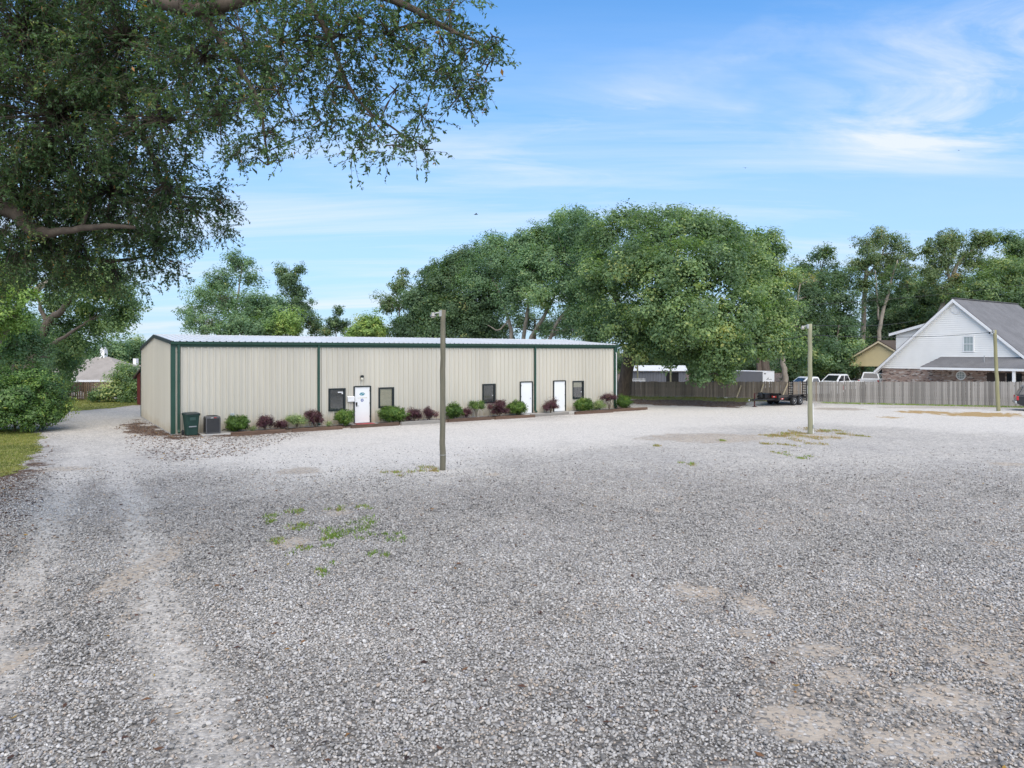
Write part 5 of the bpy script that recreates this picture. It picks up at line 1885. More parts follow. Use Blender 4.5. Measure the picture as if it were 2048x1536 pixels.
def twig_mesh(A, B, ra, rb):
    """three-sided straight twigs, all in one array of quads"""
    d = unit(B - A)
    h = np.where(np.abs(d[:, 2:3]) > 0.9, np.array([[1.0, 0, 0]]), np.array([[0, 0, 1.0]]))
    u = unit(np.cross(d, h))
    w = np.cross(d, u)
    V = np.empty((len(A), 3, 4, 3))
    ra = np.asarray(ra).reshape(-1, 1)
    rb = np.asarray(rb).reshape(-1, 1)
    p = [u * math.cos(a) + w * math.sin(a) for a in (0, 2.094, 4.189)]
    for k in range(3):
        j = (k + 1) % 3
        V[:, k, 0] = A + p[k] * ra
        V[:, k, 1] = A + p[j] * ra
        V[:, k, 2] = B + p[j] * rb
        V[:, k, 3] = B + p[k] * rb
    return V.reshape(-1, 3)


def crown(blobs, cr, per, leaf, rg, dens=1.0, aspect=0.6, up=0.8, inner=0.32, zsq=0.8, gap=0.12, out=0.95):
    """blobs: list of (centre, radii). returns leaf quads, tints, clump centres, blob index of each clump"""
    Vs, Ts, CC, BI = [], [], [], []
    for bi, (c, r_) in enumerate(blobs):
        r_ = np.asarray(r_, float)
        area = 4 * math.pi * ((r_[0] * r_[1]) ** 1.6 / 3 + (r_[0] * r_[2]) ** 1.6 / 3 + (r_[1] * r_[2]) ** 1.6 / 3) ** (1 / 1.6)
        n = max(4, int(1.45 * dens * area / (math.pi * cr * cr)))
        d = unit(rg.normal(size=(n, 3)))
        f = inner + (1 - inner) * rg.random(n) ** 0.6
        # lumpy surface
        f *= 0.86 + 0.30 * np.sin(d[:, 0] * 5.1 + bi) * np.sin(d[:, 1] * 4.3 + 2 * bi) + 0.17 * rg.normal(size=n)
        cc = np.asarray(c) + d * f[:, None] * r_
        keep = rg.random(n) > gap
        cc, d = cc[keep], d[keep]
        n = len(cc)
        crs = cr * np.exp(rg.normal(0, 0.40, n))
        m = np.maximum(4, (per * (crs / cr) ** 2).astype(int))
        idx = np.repeat(np.arange(n), m)
        k = len(idx)
        od = unit(rg.normal(size=(k, 3)))
        rr = rg.random(k) ** 0.45
        off = od * rr[:, None] * crs[idx][:, None]
        off[:, 2] *= zsq
        pos = cc[idx] + off
        nrm = unit(od * 0.8 + d[idx] * out + np.array([0, 0, up]) + rg.normal(size=(k, 3)) * 0.55)
        Ls = leaf * np.exp(rg.normal(0, 0.25, k))
        Vs.append(leaf_quads(pos, nrm, Ls, Ls * aspect, rg))
        ct = rg.normal(0, 0.17, n)
        br = rg.normal(0, 0.08)
        Ts.append(np.clip(0.42 + br + ct[idx] + rg.normal(0, 0.13, k), 0, 1))
        CC.append(cc)
        BI.append(np.full(n, bi))
    return np.concatenate(Vs), np.concatenate(Ts), np.concatenate(CC), np.concatenate(BI)


def smooth_path(pts, n=4, wob=0.0, rd=random):
    """Catmull-Rom through points of (x, y, z, r)"""
    P_ = [np.array(p, float) for p in pts]
    P_ = [2 * P_[0] - P_[1]] + P_ + [2 * P_[-1] - P_[-2]]
    out_ = []
    for i in range(1, len(P_) - 2):
        for k in range(n):
            t = k / n
            a, b, c, d = P_[i - 1], P_[i], P_[i + 1], P_[i + 2]
            q = 0.5 * ((2 * b) + (-a + c) * t + (2 * a - 5 * b + 4 * c - d) * t * t + (-a + 3 * b - 3 * c + d) * t ** 3)
            q[:3] += np.array([rd.uniform(-wob, wob) for _ in range(3)]) if (i > 1 or k) else 0
            out_.append(q)
    out_.append(P_[-2])
    return out_


def plant(name, label, cat, base, paths, blobs, lmat, bmat, cr, per, leaf, group=None, dens=1.0, sides=9, limb_r=0.09, twig=0.5, twig_r=0.02,
          trunk_name='trunk', crown_name='crown', seed=0, wob=0.05, limbs=True, leaves=None, **kw):
    rg = np.random.default_rng(1000 + seed)
    rd = random.Random(seed)
    base = Vector(base)
    root = thing(name, label, cat, base, 0, group)
    bv = np.array(base)
    tr_ = G()
    nodes = []
    for p in paths:
        sp_ = smooth_path(p, 4, wob, rd)
        tr_.tube([Vector(q[:3]) - base for q in sp_], [max(q[3], .008) for q in sp_], sides)
        nodes += sp_
    nodes = np.array(nodes)
    if leaves is None:
        V, T, CC, BI = crown(blobs, cr, per, leaf, rg, dens, **kw)
    else:
        V, T, CC, BI = leaves
    quads_ = []
    if limbs:
        for bi, (c, r_) in enumerate(blobs):
            c = np.array(c)
            dd = np.linalg.norm(nodes[:, :3] - c, axis=1) + 1.5 * np.maximum(nodes[:, 2] - c[2], 0)
            a = nodes[np.argmin(dd)]
            L = np.linalg.norm(c - a[:3])
            if L < 0.05:
                continue
            r0 = min(a[3] * 0.75, limb_r * (1 + 0.12 * L))
            m1 = a[:3] + (c - a[:3]) * 0.4 + np.array([rd.uniform(-.1, .1) * L, rd.uniform(-.1, .1) * L, 0.10 * L])
            m2 = a[:3] + (c - a[:3]) * 0.75 + np.array([rd.uniform(-.08, .08) * L, rd.uniform(-.08, .08) * L, 0.06 * L])
            tr_.tube([Vector(q) - base for q in (a[:3], m1, m2, c)], [r0, r0 * .75, r0 * .5, r0 * .25], max(5, sides - 3))
    tr_.build(trunk_name, bmat, root, smooth=True)
    if twig and len(CC):
        pick = rg.random(len(CC)) < twig
        A = np.array([b_[0] for b_ in blobs])[BI[pick]]
        B = CC[pick]
        M = A + (B - A) * .5 + rg.normal(size=A.shape) * np.linalg.norm(B - A, axis=1, keepdims=True) * .10
        n = len(A)
        tv = np.concatenate([twig_mesh(A, M, np.full(n, twig_r), np.full(n, twig_r * .7)), twig_mesh(M, B, np.full(n, twig_r * .7), np.full(n, twig_r * .3))])
        link_mesh('twigs', fast_mesh('twigs', tv - bv, 4, bmat), root)
    V = V - bv
    link_mesh(crown_name, fast_mesh(crown_name, V, 4, lmat, T), root)
    return root


def B(lst, sq=0.88, dsq=1.0, grow=1.08):
    """crown lobes: (px, py, radius px, depth) -> centre and radii in metres"""
    o = []
    for q in lst:
        c = D(q[0], q[1], q[3])
        r_ = q[2] / F * q[3] * grow
        o.append(((c.x, c.y, c.z), (r_, r_ * dsq, r_ * sq)))
    return o


def TP(*pts):
    """trunk path: (px, py, depth, radius)"""
    return [(*D(a, b_, d), r_) for a, b_, d, r_ in pts]


def foot(px, depth, r_):
    x = (px - CX) / F * depth
    return (x, depth, gzf(x, depth) - .3, r_)


def fbase(px, depth):
    x = (px - CX) / F * depth
    return (x, depth, gzf(x, depth))


GT = 'trees behind the building and the fence'
# ---- the great oak at the right corner of the building
plant('oak_tree', 'great spreading oak with massive leaning trunk at the right corner of the building', 'tree', fbase(1247, 60.5),
      [[foot(1243, 60.5, .85)] + TP((1247, 790, 60.5, .62), (1254, 740, 60, .55), (1268, 700, 59.5, .55), (1290, 660, 59, .42), (1320, 600, 58, .30), (1340, 530, 57.5, .2), (1350, 470, 58, .1)),
       TP((1262, 715, 59.8, .40), (1300, 690, 58.5, .34), (1350, 680, 56, .28), (1420, 690, 54.5, .2), (1490, 690, 54.5, .1)),
       TP((1275, 690, 59.3, .40), (1255, 640, 60, .3), (1225, 580, 60, .22), (1200, 520, 61, .12)),
       TP((1300, 645, 58.8, .33), (1370, 600, 56.5, .24), (1440, 560, 55, .16), (1500, 530, 56.5, .08)),
       TP((1420, 690, 54.5, .16), (1445, 720, 54.0, .14), (1452, 770, 54.2, .1))],
      B([(1295, 690, 52, 57), (1355, 695, 52, 54), (1420, 712, 42, 52.5), (1470, 705, 42, 52.5), (1525, 682, 48, 54.5), (1556, 645, 42, 56),
         (1245, 640, 55, 56.5), (1310, 620, 68, 53.5), (1395, 635, 72, 51), (1480, 615, 66, 52), (1536, 590, 50, 56), (1440, 675, 50, 51.5),
         (1195, 560, 55, 58), (1262, 530, 70, 55.5), (1345, 540, 78, 52.5), (1430, 530, 76, 53), (1500, 530, 56, 57),
         (1222, 468, 48, 60), (1290, 478, 58, 58), (1360, 468, 54, 57.5), (1430, 474, 46, 58.5), (1480, 500, 40, 60),
         (1300, 440, 26, 61), (1368, 438, 24, 61), (1240, 434, 24, 61), (1180, 470, 26, 62), (1432, 448, 24, 60), (1468, 470, 24, 60),
         (1405, 752, 20, 52), (1455, 755, 18, 52), (1340, 660, 40, 52), (1565, 690, 30, 56), (1205, 520, 26, 60), (1400, 440, 20, 61), (1270, 432, 18, 61), (1510, 476, 18, 60), (1340, 428, 16, 60)]),
      L_OAK, m_bark, .62, 52, .21, group=GT, dens=1.25, limb_r=.13, twig=.35, seed=1, gap=.20)
plant('oak_tree', 'pale-stemmed many-trunked oak crown above the middle of the roof', 'tree', fbase(1035, 72),
      [[foot(1035, 72, .3)] + TP((1024, 690, 72, .22), (1018, 640, 72, .18), (1000, 590, 72, .12), (985, 560, 73, .06)),
       [foot(1040, 72, .3)] + TP((1046, 690, 72, .22), (1052, 640, 71, .18), (1062, 590, 71, .12), (1080, 540, 72, .06)),
       [foot(1048, 71, .3)] + TP((1058, 690, 71, .24), (1085, 640, 70, .18), (1110, 590, 70, .12), (1130, 550, 70, .06)),
       [foot(1052, 71, .3)] + TP((1095, 690, 70, .2), (1118, 640, 69, .15), (1150, 600, 69, .07)),
       TP((1018, 640, 72, .1), (996, 660, 72, .08), (975, 650, 72, .04))],
      B([(960, 560, 50, 74), (1010, 530, 50, 74), (1060, 545, 52, 71), (1105, 525, 58, 71), (1140, 565, 55, 69), (1085, 590, 42, 69), (1025, 585, 40, 71),
         (1190, 620, 45, 67), (1155, 635, 32, 68), (1185, 665, 30, 66), (985, 505, 26, 76), (1110, 482, 38, 73), (1050, 500, 30, 74), (1150, 500, 34, 72),
         (1150, 468, 36, 68), (1185, 445, 30, 66), (1175, 515, 40, 66), (1120, 455, 22, 70), (1220, 640, 35, 66), (1085, 660, 18, 70), (1130, 665, 16, 69), (1190, 470, 30, 70), (990, 490, 30, 76), (1040, 482, 32, 74), (1085, 466, 30, 73), (1122, 440, 22, 71), (1155, 430, 20, 69), (1060, 520, 36, 72), (1170, 590, 40, 68)]),
      L_BLUE, m_barkp, .62, 48, .20, group=GT, dens=1.35, limb_r=.09, twig=.35, seed=2, gap=.12)
plant('oak_tree', 'dark blue-green oak crown rising left of the near pole top', 'tree', fbase(900, 77),
      [[foot(900, 77, .4)] + TP((905, 690, 77, .3), (900, 640, 77, .2), (890, 590, 77, .1)),
       [foot(915, 76, .3)] + TP((925, 680, 76, .2), (940, 630, 76, .1))],
      B([(842, 600, 46, 77), (880, 570, 46, 77), (922, 552, 42, 78), (832, 650, 44, 76), (890, 630, 55, 75), (950, 615, 44, 75), (860, 680, 40, 74),
         (930, 668, 42, 74), (970, 655, 36, 74), (805, 655, 26, 77), (900, 535, 28, 79), (985, 600, 32, 75), (860, 545, 24, 79), (945, 515, 28, 78), (915, 522, 22, 78)]),
      L_DARK, m_bark, .62, 55, .22, group=GT, dens=1.3, limb_r=.09, twig=.3, seed=3, gap=.08)
plant('dense_tree', 'dark crown low behind the pale stems above the roof', 'tree', fbase(1070, 92),
      [[foot(1070, 92, .3)] + TP((1070, 690, 92, .22), (1070, 640, 92, .1))],
      B([(1000, 660, 32, 92), (1045, 640, 30, 92), (1095, 655, 34, 92), (1140, 640, 34, 92), (1185, 660, 32, 90), (960, 640, 30, 92), (1010, 610, 26, 92)]),
      L_DARK, m_bark, .62, 40, .22, group=GT, dens=1.0, limb_r=.07, twig=.3, seed=60, gap=.16)
plant('small_tree', 'sparse bronze-tinged small tree at the left edge of the oak crowns', 'tree', fbase(800, 82),
      [[foot(800, 82, .16)] + TP((800, 680, 82, .12), (798, 620, 82, .08), (802, 560, 82, .03))],
      B([(800, 572, 22, 82), (782, 605, 24, 82), (818, 600, 20, 82), (808, 545, 10, 82), (775, 615, 14, 82)]),
      L_BROWN, m_barkr, .42, 34, .20, group=GT, dens=.9, limb_r=.05, twig=.8, seed=4, gap=.25)
# left cluster behind the roof
plant('small_tree', 'feathery pale-stemmed tree with open crown above the left end of the roof', 'tree', fbase(470, 82),
      [[foot(470, 82, .22)] + TP((468, 680, 82, .18), (472, 620, 82, .13), (478, 570, 82, .08), (485, 530, 82, .03)),
       TP((470, 640, 82, .1), (440, 600, 82, .07), (415, 570, 82, .03))],
      B([(440, 560, 34, 82), (478, 530, 30, 82), (503, 555, 22, 82), (410, 592, 30, 82), (388, 632, 30, 81), (448, 600, 38, 81), (420, 645, 38, 80), (462, 520, 18, 82), (498, 525, 16, 82), (375, 620, 18, 82)]),
      L_BLUE, m_barkp, .50, 30, .20, group=GT, dens=.95, limb_r=.06, twig=.7, seed=5, gap=.25)
plant('small_tree', 'tall slim tree with ragged forked top above the left half of the roof', 'tree', fbase(590, 86),
      [[foot(590, 86, .2)] + TP((592, 680, 86, .16), (588, 620, 86, .11), (582, 570, 86, .06), (578, 530, 86, .02))],
      B([(575, 552, 24, 86), (592, 580, 26, 86), (600, 615, 30, 85), (622, 645, 24, 85), (560, 540, 14, 86), (598, 540, 14, 86), (630, 660, 16, 85), (585, 640, 26, 85)]),
      L_DARK, m_bark, .45, 34, .20, group=GT, dens=1.0, limb_r=.05, twig=.7, seed=6, gap=.2)
plant('dense_tree', 'rounded dense tree between the feathery and the slim tree', 'tree', fbase(510, 78),
      [[foot(510, 78, .25)] + TP((512, 690, 78, .2), (516, 640, 78, .1))],
      B([(485, 640, 40, 77), (540, 612, 36, 79), (515, 655, 38, 76), (545, 650, 34, 77), (505, 610, 28, 79), (460, 665, 24, 76)]),
      L_BLUE, m_bark, .55, 48, .21, group=GT, dens=1.15, limb_r=.07, twig=.3, seed=7, gap=.12)
plant('shrub_tree', 'bright green rounded bush top just above the roof, right of the slim tree', 'tree', fbase(735, 79),
      [[foot(735, 79, .12)] + TP((735, 690, 79, .08), (738, 660, 79, .04))],
      B([(735, 655, 28, 79), (760, 663, 22, 79), (712, 662, 20, 79), (750, 645, 12, 79)]), L_LITE, m_bark, .42, 44, .19, group=GT, dens=1.2, twig=.3, seed=8)
plant('shrub_tree', 'ragged dark bush top beside the bright green bush above the roof', 'tree', fbase(672, 81),
      [[foot(672, 81, .12)] + TP((672, 690, 81, .08), (672, 640, 81, .04), (676, 615, 81, .02))],
      B([(668, 645, 20, 81), (690, 655, 18, 81), (678, 622, 12, 81), (652, 662, 14, 81)]), L_DARK, m_bark, .38, 34, .18, group=GT, dens=1.0, twig=.6, seed=9, gap=.2)
plant('shrub_tree', 'yellow-green bush under the slim tree at the roof line', 'tree', fbase(570, 76),
      [[foot(570, 76, .12)] + TP((570, 690, 76, .08), (570, 650, 76, .04))],
      B([(570, 640, 22, 76), (560, 655, 22, 76), (585, 660, 18, 76)]), L_LITE, m_bark, .40, 40, .18, group=GT, dens=1.1, twig=.3, seed=10)
# right-hand woodland
WR = 'trees in the wood behind the house'
plant('woodland_tree', 'twin-trunked tree right behind the great oak and the white cargo trailer', 'tree', fbase(1535, 76),
      [[foot(1534, 76, .62)] + TP((1532, 745, 76, .5), (1530, 700, 76, .36), (1528, 640, 76, .25), (1536, 560, 76, .15), (1548, 490, 76, .05)),
       [foot(1520, 76, .4)] + TP((1519, 740, 76, .28), (1516, 690, 76, .22), (1505, 620, 76, .1))],
      B([(1538, 488, 28, 76), (1562, 500, 18, 76), (1530, 530, 38, 76), (1556, 560, 36, 76), (1520, 580, 36, 75), (1545, 620, 36, 75), (1570, 600, 24, 76), (1525, 650, 30, 76), (1548, 470, 14, 76)]),
      L_OAK, m_barkr, .6, 42, .22, group=WR, dens=1.1, limb_r=.08, twig=.4, seed=11, gap=.16)
plant('woodland_tree', 'tree with curved pale trunk left of the middle light pole', 'tree', fbase(1571, 74),
      [[foot(1573, 74, .36)] + TP((1571, 755, 74, .30), (1566, 720, 74, .26), (1572, 680, 74, .22), (1590, 630, 75, .15), (1600, 570, 76, .06))],
      B([(1600, 565, 34, 78), (1620, 600, 36, 78), (1590, 620, 32, 76), (1640, 570, 30, 80), (1600, 660, 36, 77), (1625, 640, 36, 78), (1560, 670, 22, 75)]),
      L_DARK, m_barkp, .6, 44, .22, group=WR, dens=1.1, limb_r=.07, twig=.4, seed=12, gap=.14)
plant('woodland_tree', 'airy tree left of the straight tall trunk in the wood', 'tree', fbase(1650, 88),
      [[foot(1650, 88, .3)] + TP((1652, 700, 88, .22), (1648, 620, 88, .16), (1642, 540, 88, .06))],
      B([(1640, 512, 24, 88), (1655, 500, 16, 88), (1608, 540, 26, 88), (1655, 548, 36, 88), (1690, 560, 30, 88), (1625, 585, 36, 87), (1675, 600, 40, 87), (1635, 640, 36, 86), (1690, 640, 36, 86)]),
      L_DARK, m_bark, .58, 38, .23, group=WR, dens=1.0, limb_r=.07, twig=.5, seed=13, gap=.2)
plant('woodland_tree', 'tall tree with straight bare trunk left of the carport gable', 'tree', fbase(1722, 90),
      [[foot(1718, 90, .42)] + TP((1722, 720, 90, .36), (1727, 640, 90, .30), (1731, 560, 90, .24), (1736, 510, 90, .14), (1745, 470, 90, .05)),
       TP((1731, 555, 90, .16), (1760, 520, 90, .1), (1775, 480, 90, .04))],
      B([(1728, 490, 26, 90), (1765, 478, 28, 90), (1795, 492, 26, 90), (1742, 520, 30, 90), (1785, 522, 30, 90), (1715, 535, 24, 90), (1765, 548, 28, 90), (1820, 510, 14, 90), (1812, 540, 20, 90), (1725, 570, 24, 90)]),
      L_BROWN, m_barkp, .50, 32, .21, group=WR, dens=.9, limb_r=.06, twig=.8, seed=14, gap=.28)
plant('woodland_tree', 'slender tree with slanting pale trunk just above the carport apex', 'tree', fbase(1757, 86),
      [[foot(1755, 86, .3)] + TP((1757, 690, 86, .24), (1762, 640, 86, .22), (1775, 590, 86, .18), (1786, 550, 86, .12), (1795, 520, 86, .05)),
       TP((1757, 640, 86, .14), (1754, 590, 86, .1), (1750, 540, 86, .04))],
      B([(1795, 545, 24, 86), (1770, 570, 24, 86), (1815, 570, 26, 86), (1750, 600, 26, 86), (1800, 600, 26, 86)]),
      L_DARK, m_barkp, .48, 32, .21, group=WR, dens=.8, limb_r=.05, twig=.7, seed=15, gap=.28)
plant('woodland_tree', 'tree leaning right with long pale trunk above the white gable', 'tree', fbase(1868, 90),
      [[foot(1850, 90, .5)] + TP((1868, 660, 90, .42), (1885, 615, 90, .36), (1900, 570, 90, .3), (1915, 530, 90, .22), (1935, 508, 90, .15), (1955, 495, 90, .05)),
       TP((1900, 570, 90, .18), (1895, 530, 90, .12), (1888, 490, 90, .05))],
      B([(1880, 482, 22, 90), (1900, 470, 18, 90), (1865, 500, 22, 90), (1910, 490, 24, 90), (1958, 482, 26, 90), (1980, 475, 16, 90), (1940, 515, 26, 90), (1960, 530, 22, 90), (1885, 525, 28, 90), (1860, 545, 28, 90), (1915, 555, 26, 90), (1890, 580, 28, 90)]),
      L_BROWN, m_barkp, .50, 36, .21, group=WR, dens=1.0, limb_r=.06, twig=.8, seed=16, gap=.22)
plant('woodland_tree', 'full-crowned tree above the house ridge at the right edge', 'tree', fbase(2035, 88),
      [[foot(2035, 88, .4)] + TP((2035, 680, 88, .3), (2030, 600, 88, .2), (2025, 500, 88, .06))],
      B([(2018, 484, 24, 88), (2040, 495, 24, 88), (2060, 520, 36, 88), (2005, 540, 36, 87), (2045, 560, 44, 85), (1965, 575, 36, 85), (1995, 600, 38, 84), (2045, 605, 36, 84), (1930, 595, 30, 85), (2100, 560, 60, 86), (2080, 490, 30, 88)]),
      L_OAK, m_bark, .58, 46, .22, group=WR, dens=1.1, limb_r=.08, twig=.4, seed=17, gap=.14)
for k, (lab, bl, mm) in enumerate((
        ('dark dense tree filling the gap between carport and middle pole', [(1600, 725, 36, 92), (1640, 700, 40, 92), (1685, 690, 40, 92), (1650, 745, 34, 90), (1700, 735, 36, 92), (1595, 690, 30, 92), (1610, 755, 26, 88), (1670, 655, 34, 94)], L_DARK),
        ('blue-green layered tree beside the tall straight trunk', [(1680, 735, 34, 84), (1660, 695, 34, 84), (1700, 700, 30, 84), (1640, 720, 30, 83), (1690, 660, 30, 85)], L_BLUE),
        ('dark tree behind the shed dormer of the white house', [(1800, 640, 44, 100), (1840, 620, 44, 100), (1790, 680, 40, 100), (1840, 665, 36, 98), (1760, 650, 40, 100), (1830, 585, 36, 100), (1745, 690, 36, 100), (1770, 610, 36, 102)], L_DARK),
        ('tree in the wood behind the gable peak', [(1880, 620, 36, 98), (1920, 600, 36, 98), (1960, 610, 36, 98), (1860, 590, 30, 98), (1850, 640, 26, 96)], L_DARK),
        ('low leafy tree left of the carport roof', [(1590, 745, 24, 80), (1580, 720, 24, 80), (1595, 700, 20, 80)], L_DARK))):
    cx_ = sum(q[0] for q in bl) / len(bl)
    dz_ = sum(q[3] for q in bl) / len(bl)
    plant('understory_tree', lab, 'tree', fbase(cx_, dz_), [[foot(cx_, dz_, .28)] + TP((cx_ + 3, 740, dz_, .22), (cx_, 690, dz_, .14), (cx_ + 4, 650, dz_, .05))], B(bl),
          mm, m_barkr, .6, 46, .24, group=WR, dens=1.1, limb_r=.07, twig=.3, seed=30 + k, gap=.08)
# far trees behind the grey shed, seen under the great oak
plant('understory_tree', 'dark tree behind the grey steel shed under the oak', 'tree', fbase(1330, 96), [[foot(1330, 96, .25)] + TP((1330, 740, 96, .2), (1330, 700, 96, .06))],
      B([(1300, 720, 34, 96), (1350, 715, 36, 96), (1400, 715, 36, 96), (1450, 720, 36, 96), (1260, 715, 30, 96), (1400, 745, 30, 94), (1500, 730, 30, 94), (1450, 750, 30, 94)]), L_DARK, m_bark, .6, 40, .24, group=WR, seed=41, twig=.2)
# ---- far trees at left
FL = 'hazy trees behind the hip-roofed house'
plant('far_tree', 'pale distant tree behind the white chimney', 'tree', fbase(215, 112), [[foot(215, 112, .3)] + TP((215, 740, 112, .2), (218, 690, 112, .06))],
      B([(210, 700, 26, 112), (190, 720, 26, 112), (228, 730, 28, 112), (205, 745, 24, 112), (235, 700, 22, 112)]), L_BLUE, m_bark, .7, 40, .28, group=FL, seed=42, twig=.2)
plant('far_tree', 'pale distant tree between the two white chimneys', 'tree', fbase(262, 116), [[foot(262, 116, .3)] + TP((262, 740, 116, .2), (262, 690, 116, .06))],
      B([(250, 705, 26, 116), (280, 700, 26, 116), (265, 730, 30, 116), (290, 725, 26, 116), (270, 690, 18, 116), (310, 710, 30, 116)]), L_BLUE, m_bark, .7, 40, .28, group=FL, seed=43, twig=.2)
rgw = np.random.default_rng(5)
nb = 260
bx_ = np.linspace(-175, 190, nb) + rgw.normal(0, 1, nb)
by_ = 138 + rgw.normal(0, 5, nb)
fbl = [((x, y, -1.0 + rgw.uniform(1.2, 3.6)), (rgw.uniform(1.6, 2.6), 2.2, rgw.uniform(1.2, 2.2))) for x, y in zip(bx_, by_)]
Vw, Tw, _, _ = crown(fbl, 1.0, 26, .45, rgw, .7)
o = link_mesh('distant_wood', fast_mesh('distant_wood', Vw, 4, L_DARK, Tw))
tag(o, 'low far-off wood closing the horizon behind the trees', 'wood', kind='stuff')
# ---- trees along the left side of the drive
LD = 'trees along the left side of the drive'
plant('roadside_tree', 'light green tree with slanting pale limb at the left edge', 'tree', fbase(-60, 38),
      [[foot(-60, 38, .34)] + TP((-40, 760, 38, .30), (0, 670, 38, .26), (45, 605, 38, .20), (85, 570, 38, .15), (118, 545, 38, .06)),
       TP((0, 670, 38, .16), (20, 600, 38.5, .1), (10, 540, 39, .04))],
      B([(20, 560, 46, 38), (-40, 590, 60, 38), (50, 595, 30, 37), (20, 630, 36, 37), (-30, 650, 50, 37.5), (30, 530, 30, 39), (-60, 520, 60, 39)]),
      L_LITE, m_barkp, .38, 60, .13, group=LD, dens=1.05, limb_r=.05, twig=.4, twig_r=.012, seed=44, gap=.14)
plant('roadside_tree', 'dark tree with leaning forked trunk behind the glossy bush', 'tree', fbase(60, 47),
      [[foot(52, 47, .38)] + TP((62, 720, 47, .33), (82, 670, 47, .28), (100, 640, 47, .24), (122, 622, 46.5, .2), (138, 600, 46, .12), (160, 580, 46, .05)),
       TP((95, 645, 47, .15), (82, 620, 47, .12), (75, 590, 47, .05)),
       TP((70, 700, 47, .14), (110, 685, 46.5, .12), (150, 660, 46, .08), (180, 640, 46, .03))],
      B([(150, 560, 46, 46), (200, 570, 44, 45), (240, 580, 36, 45), (262, 610, 26, 46), (230, 630, 34, 46), (180, 620, 38, 47), (190, 655, 28, 47.5), (150, 690, 32, 48), (125, 720, 32, 49), (140, 650, 34, 48), (235, 645, 22, 47), (110, 600, 34, 47.5), (262, 632, 16, 46), (132, 758, 18, 50), (220, 545, 30, 45)]),
      L_OAK, m_barkr, .46, 52, .155, group=LD, dens=1.1, limb_r=.06, twig=.4, twig_r=.014, seed=45, gap=.14)
plant('roadside_tree', 'deep shaded tree filling the background left of the garden fence', 'tree', fbase(70, 58),
      [[foot(70, 58, .3)] + TP((75, 740, 58, .24), (90, 690, 58, .14))],
      B([(60, 740, 44, 57), (20, 720, 50, 57), (110, 760, 34, 57), (100, 700, 40, 58), (130, 680, 40, 59), (-30, 740, 60, 57), (140, 722, 26, 60), (118, 785, 18, 58), (60, 660, 44, 58), (0, 650, 50, 58)]),
      L_DARK, m_bark, .55, 46, .2, group=LD, dens=1.15, limb_r=.06, twig=.2, seed=46, gap=.08)
plant('roadside_tree', 'grey-green young tree just above the big glossy bush', 'tree', fbase(22, 40),
      [[foot(22, 40, .10)] + TP((22, 770, 40, .08), (30, 710, 40, .06), (40, 660, 40, .03)), [foot(26, 40.2, .08)] + TP((10, 760, 40, .06), (-5, 690, 40, .03))],
      B([(20, 690, 42, 40), (62, 690, 30, 40.5), (50, 655, 28, 40.5), (72, 722, 26, 40.5), (-20, 710, 50, 40), (0, 655, 40, 40)]),
      L_BLUE, m_barkp, .34, 44, .13, group=LD, dens=.9, limb_r=.03, twig=.5, twig_r=.010, seed=61, gap=.2)
plant('glossy_bush', 'big glossy dark green bush beside the drive at the left', 'bush', fbase(45, 36),
      [[foot(30 + 12 * k, 36 + .2 * (k % 3), .06)] + TP((30 + 13 * k, 830, 36, .05), (25 + 18 * k, 780, 36, .03)) for k in range(5)],
      B([(60, 795, 46, 36), (20, 795, 46, 35), (98, 800, 32, 36.6), (64, 760, 34, 37), (20, 765, 40, 36.5), (-40, 790, 60, 36), (92, 772, 28, 37.2), (10, 828, 30, 34.8), (62, 828, 28, 35.4), (100, 828, 20, 36.4), (-50, 830, 40, 35), (118, 812, 16, 36.8)]),
      L_GLOSS, m_bark, .30, 62, .125, dens=1.25, limb_r=.03, twig=.3, twig_r=.01, seed=47, gap=.05, aspect=.5)
plant('hedge_bush', 'loose leafy bush growing over the garden fence before the pale house', 'bush', fbase(245, 58),
      [[foot(240 + 8 * k, 58, .05)] + TP((238 + 9 * k, 780, 58, .03)) for k in range(3)],
      B([(250, 772, 24, 58), (228, 784, 20, 57.5), (266, 784, 20, 57), (244, 755, 20, 58.5), (206, 788, 15, 57), (264, 752, 17, 58), (254, 740, 13, 58.5), (190, 792, 10, 56.8), (275, 775, 12, 57)]),
      L_OAK, m_bark, .36, 48, .15, dens=1.2, limb_r=.03, twig=.4, twig_r=.012, seed=48, gap=.1)

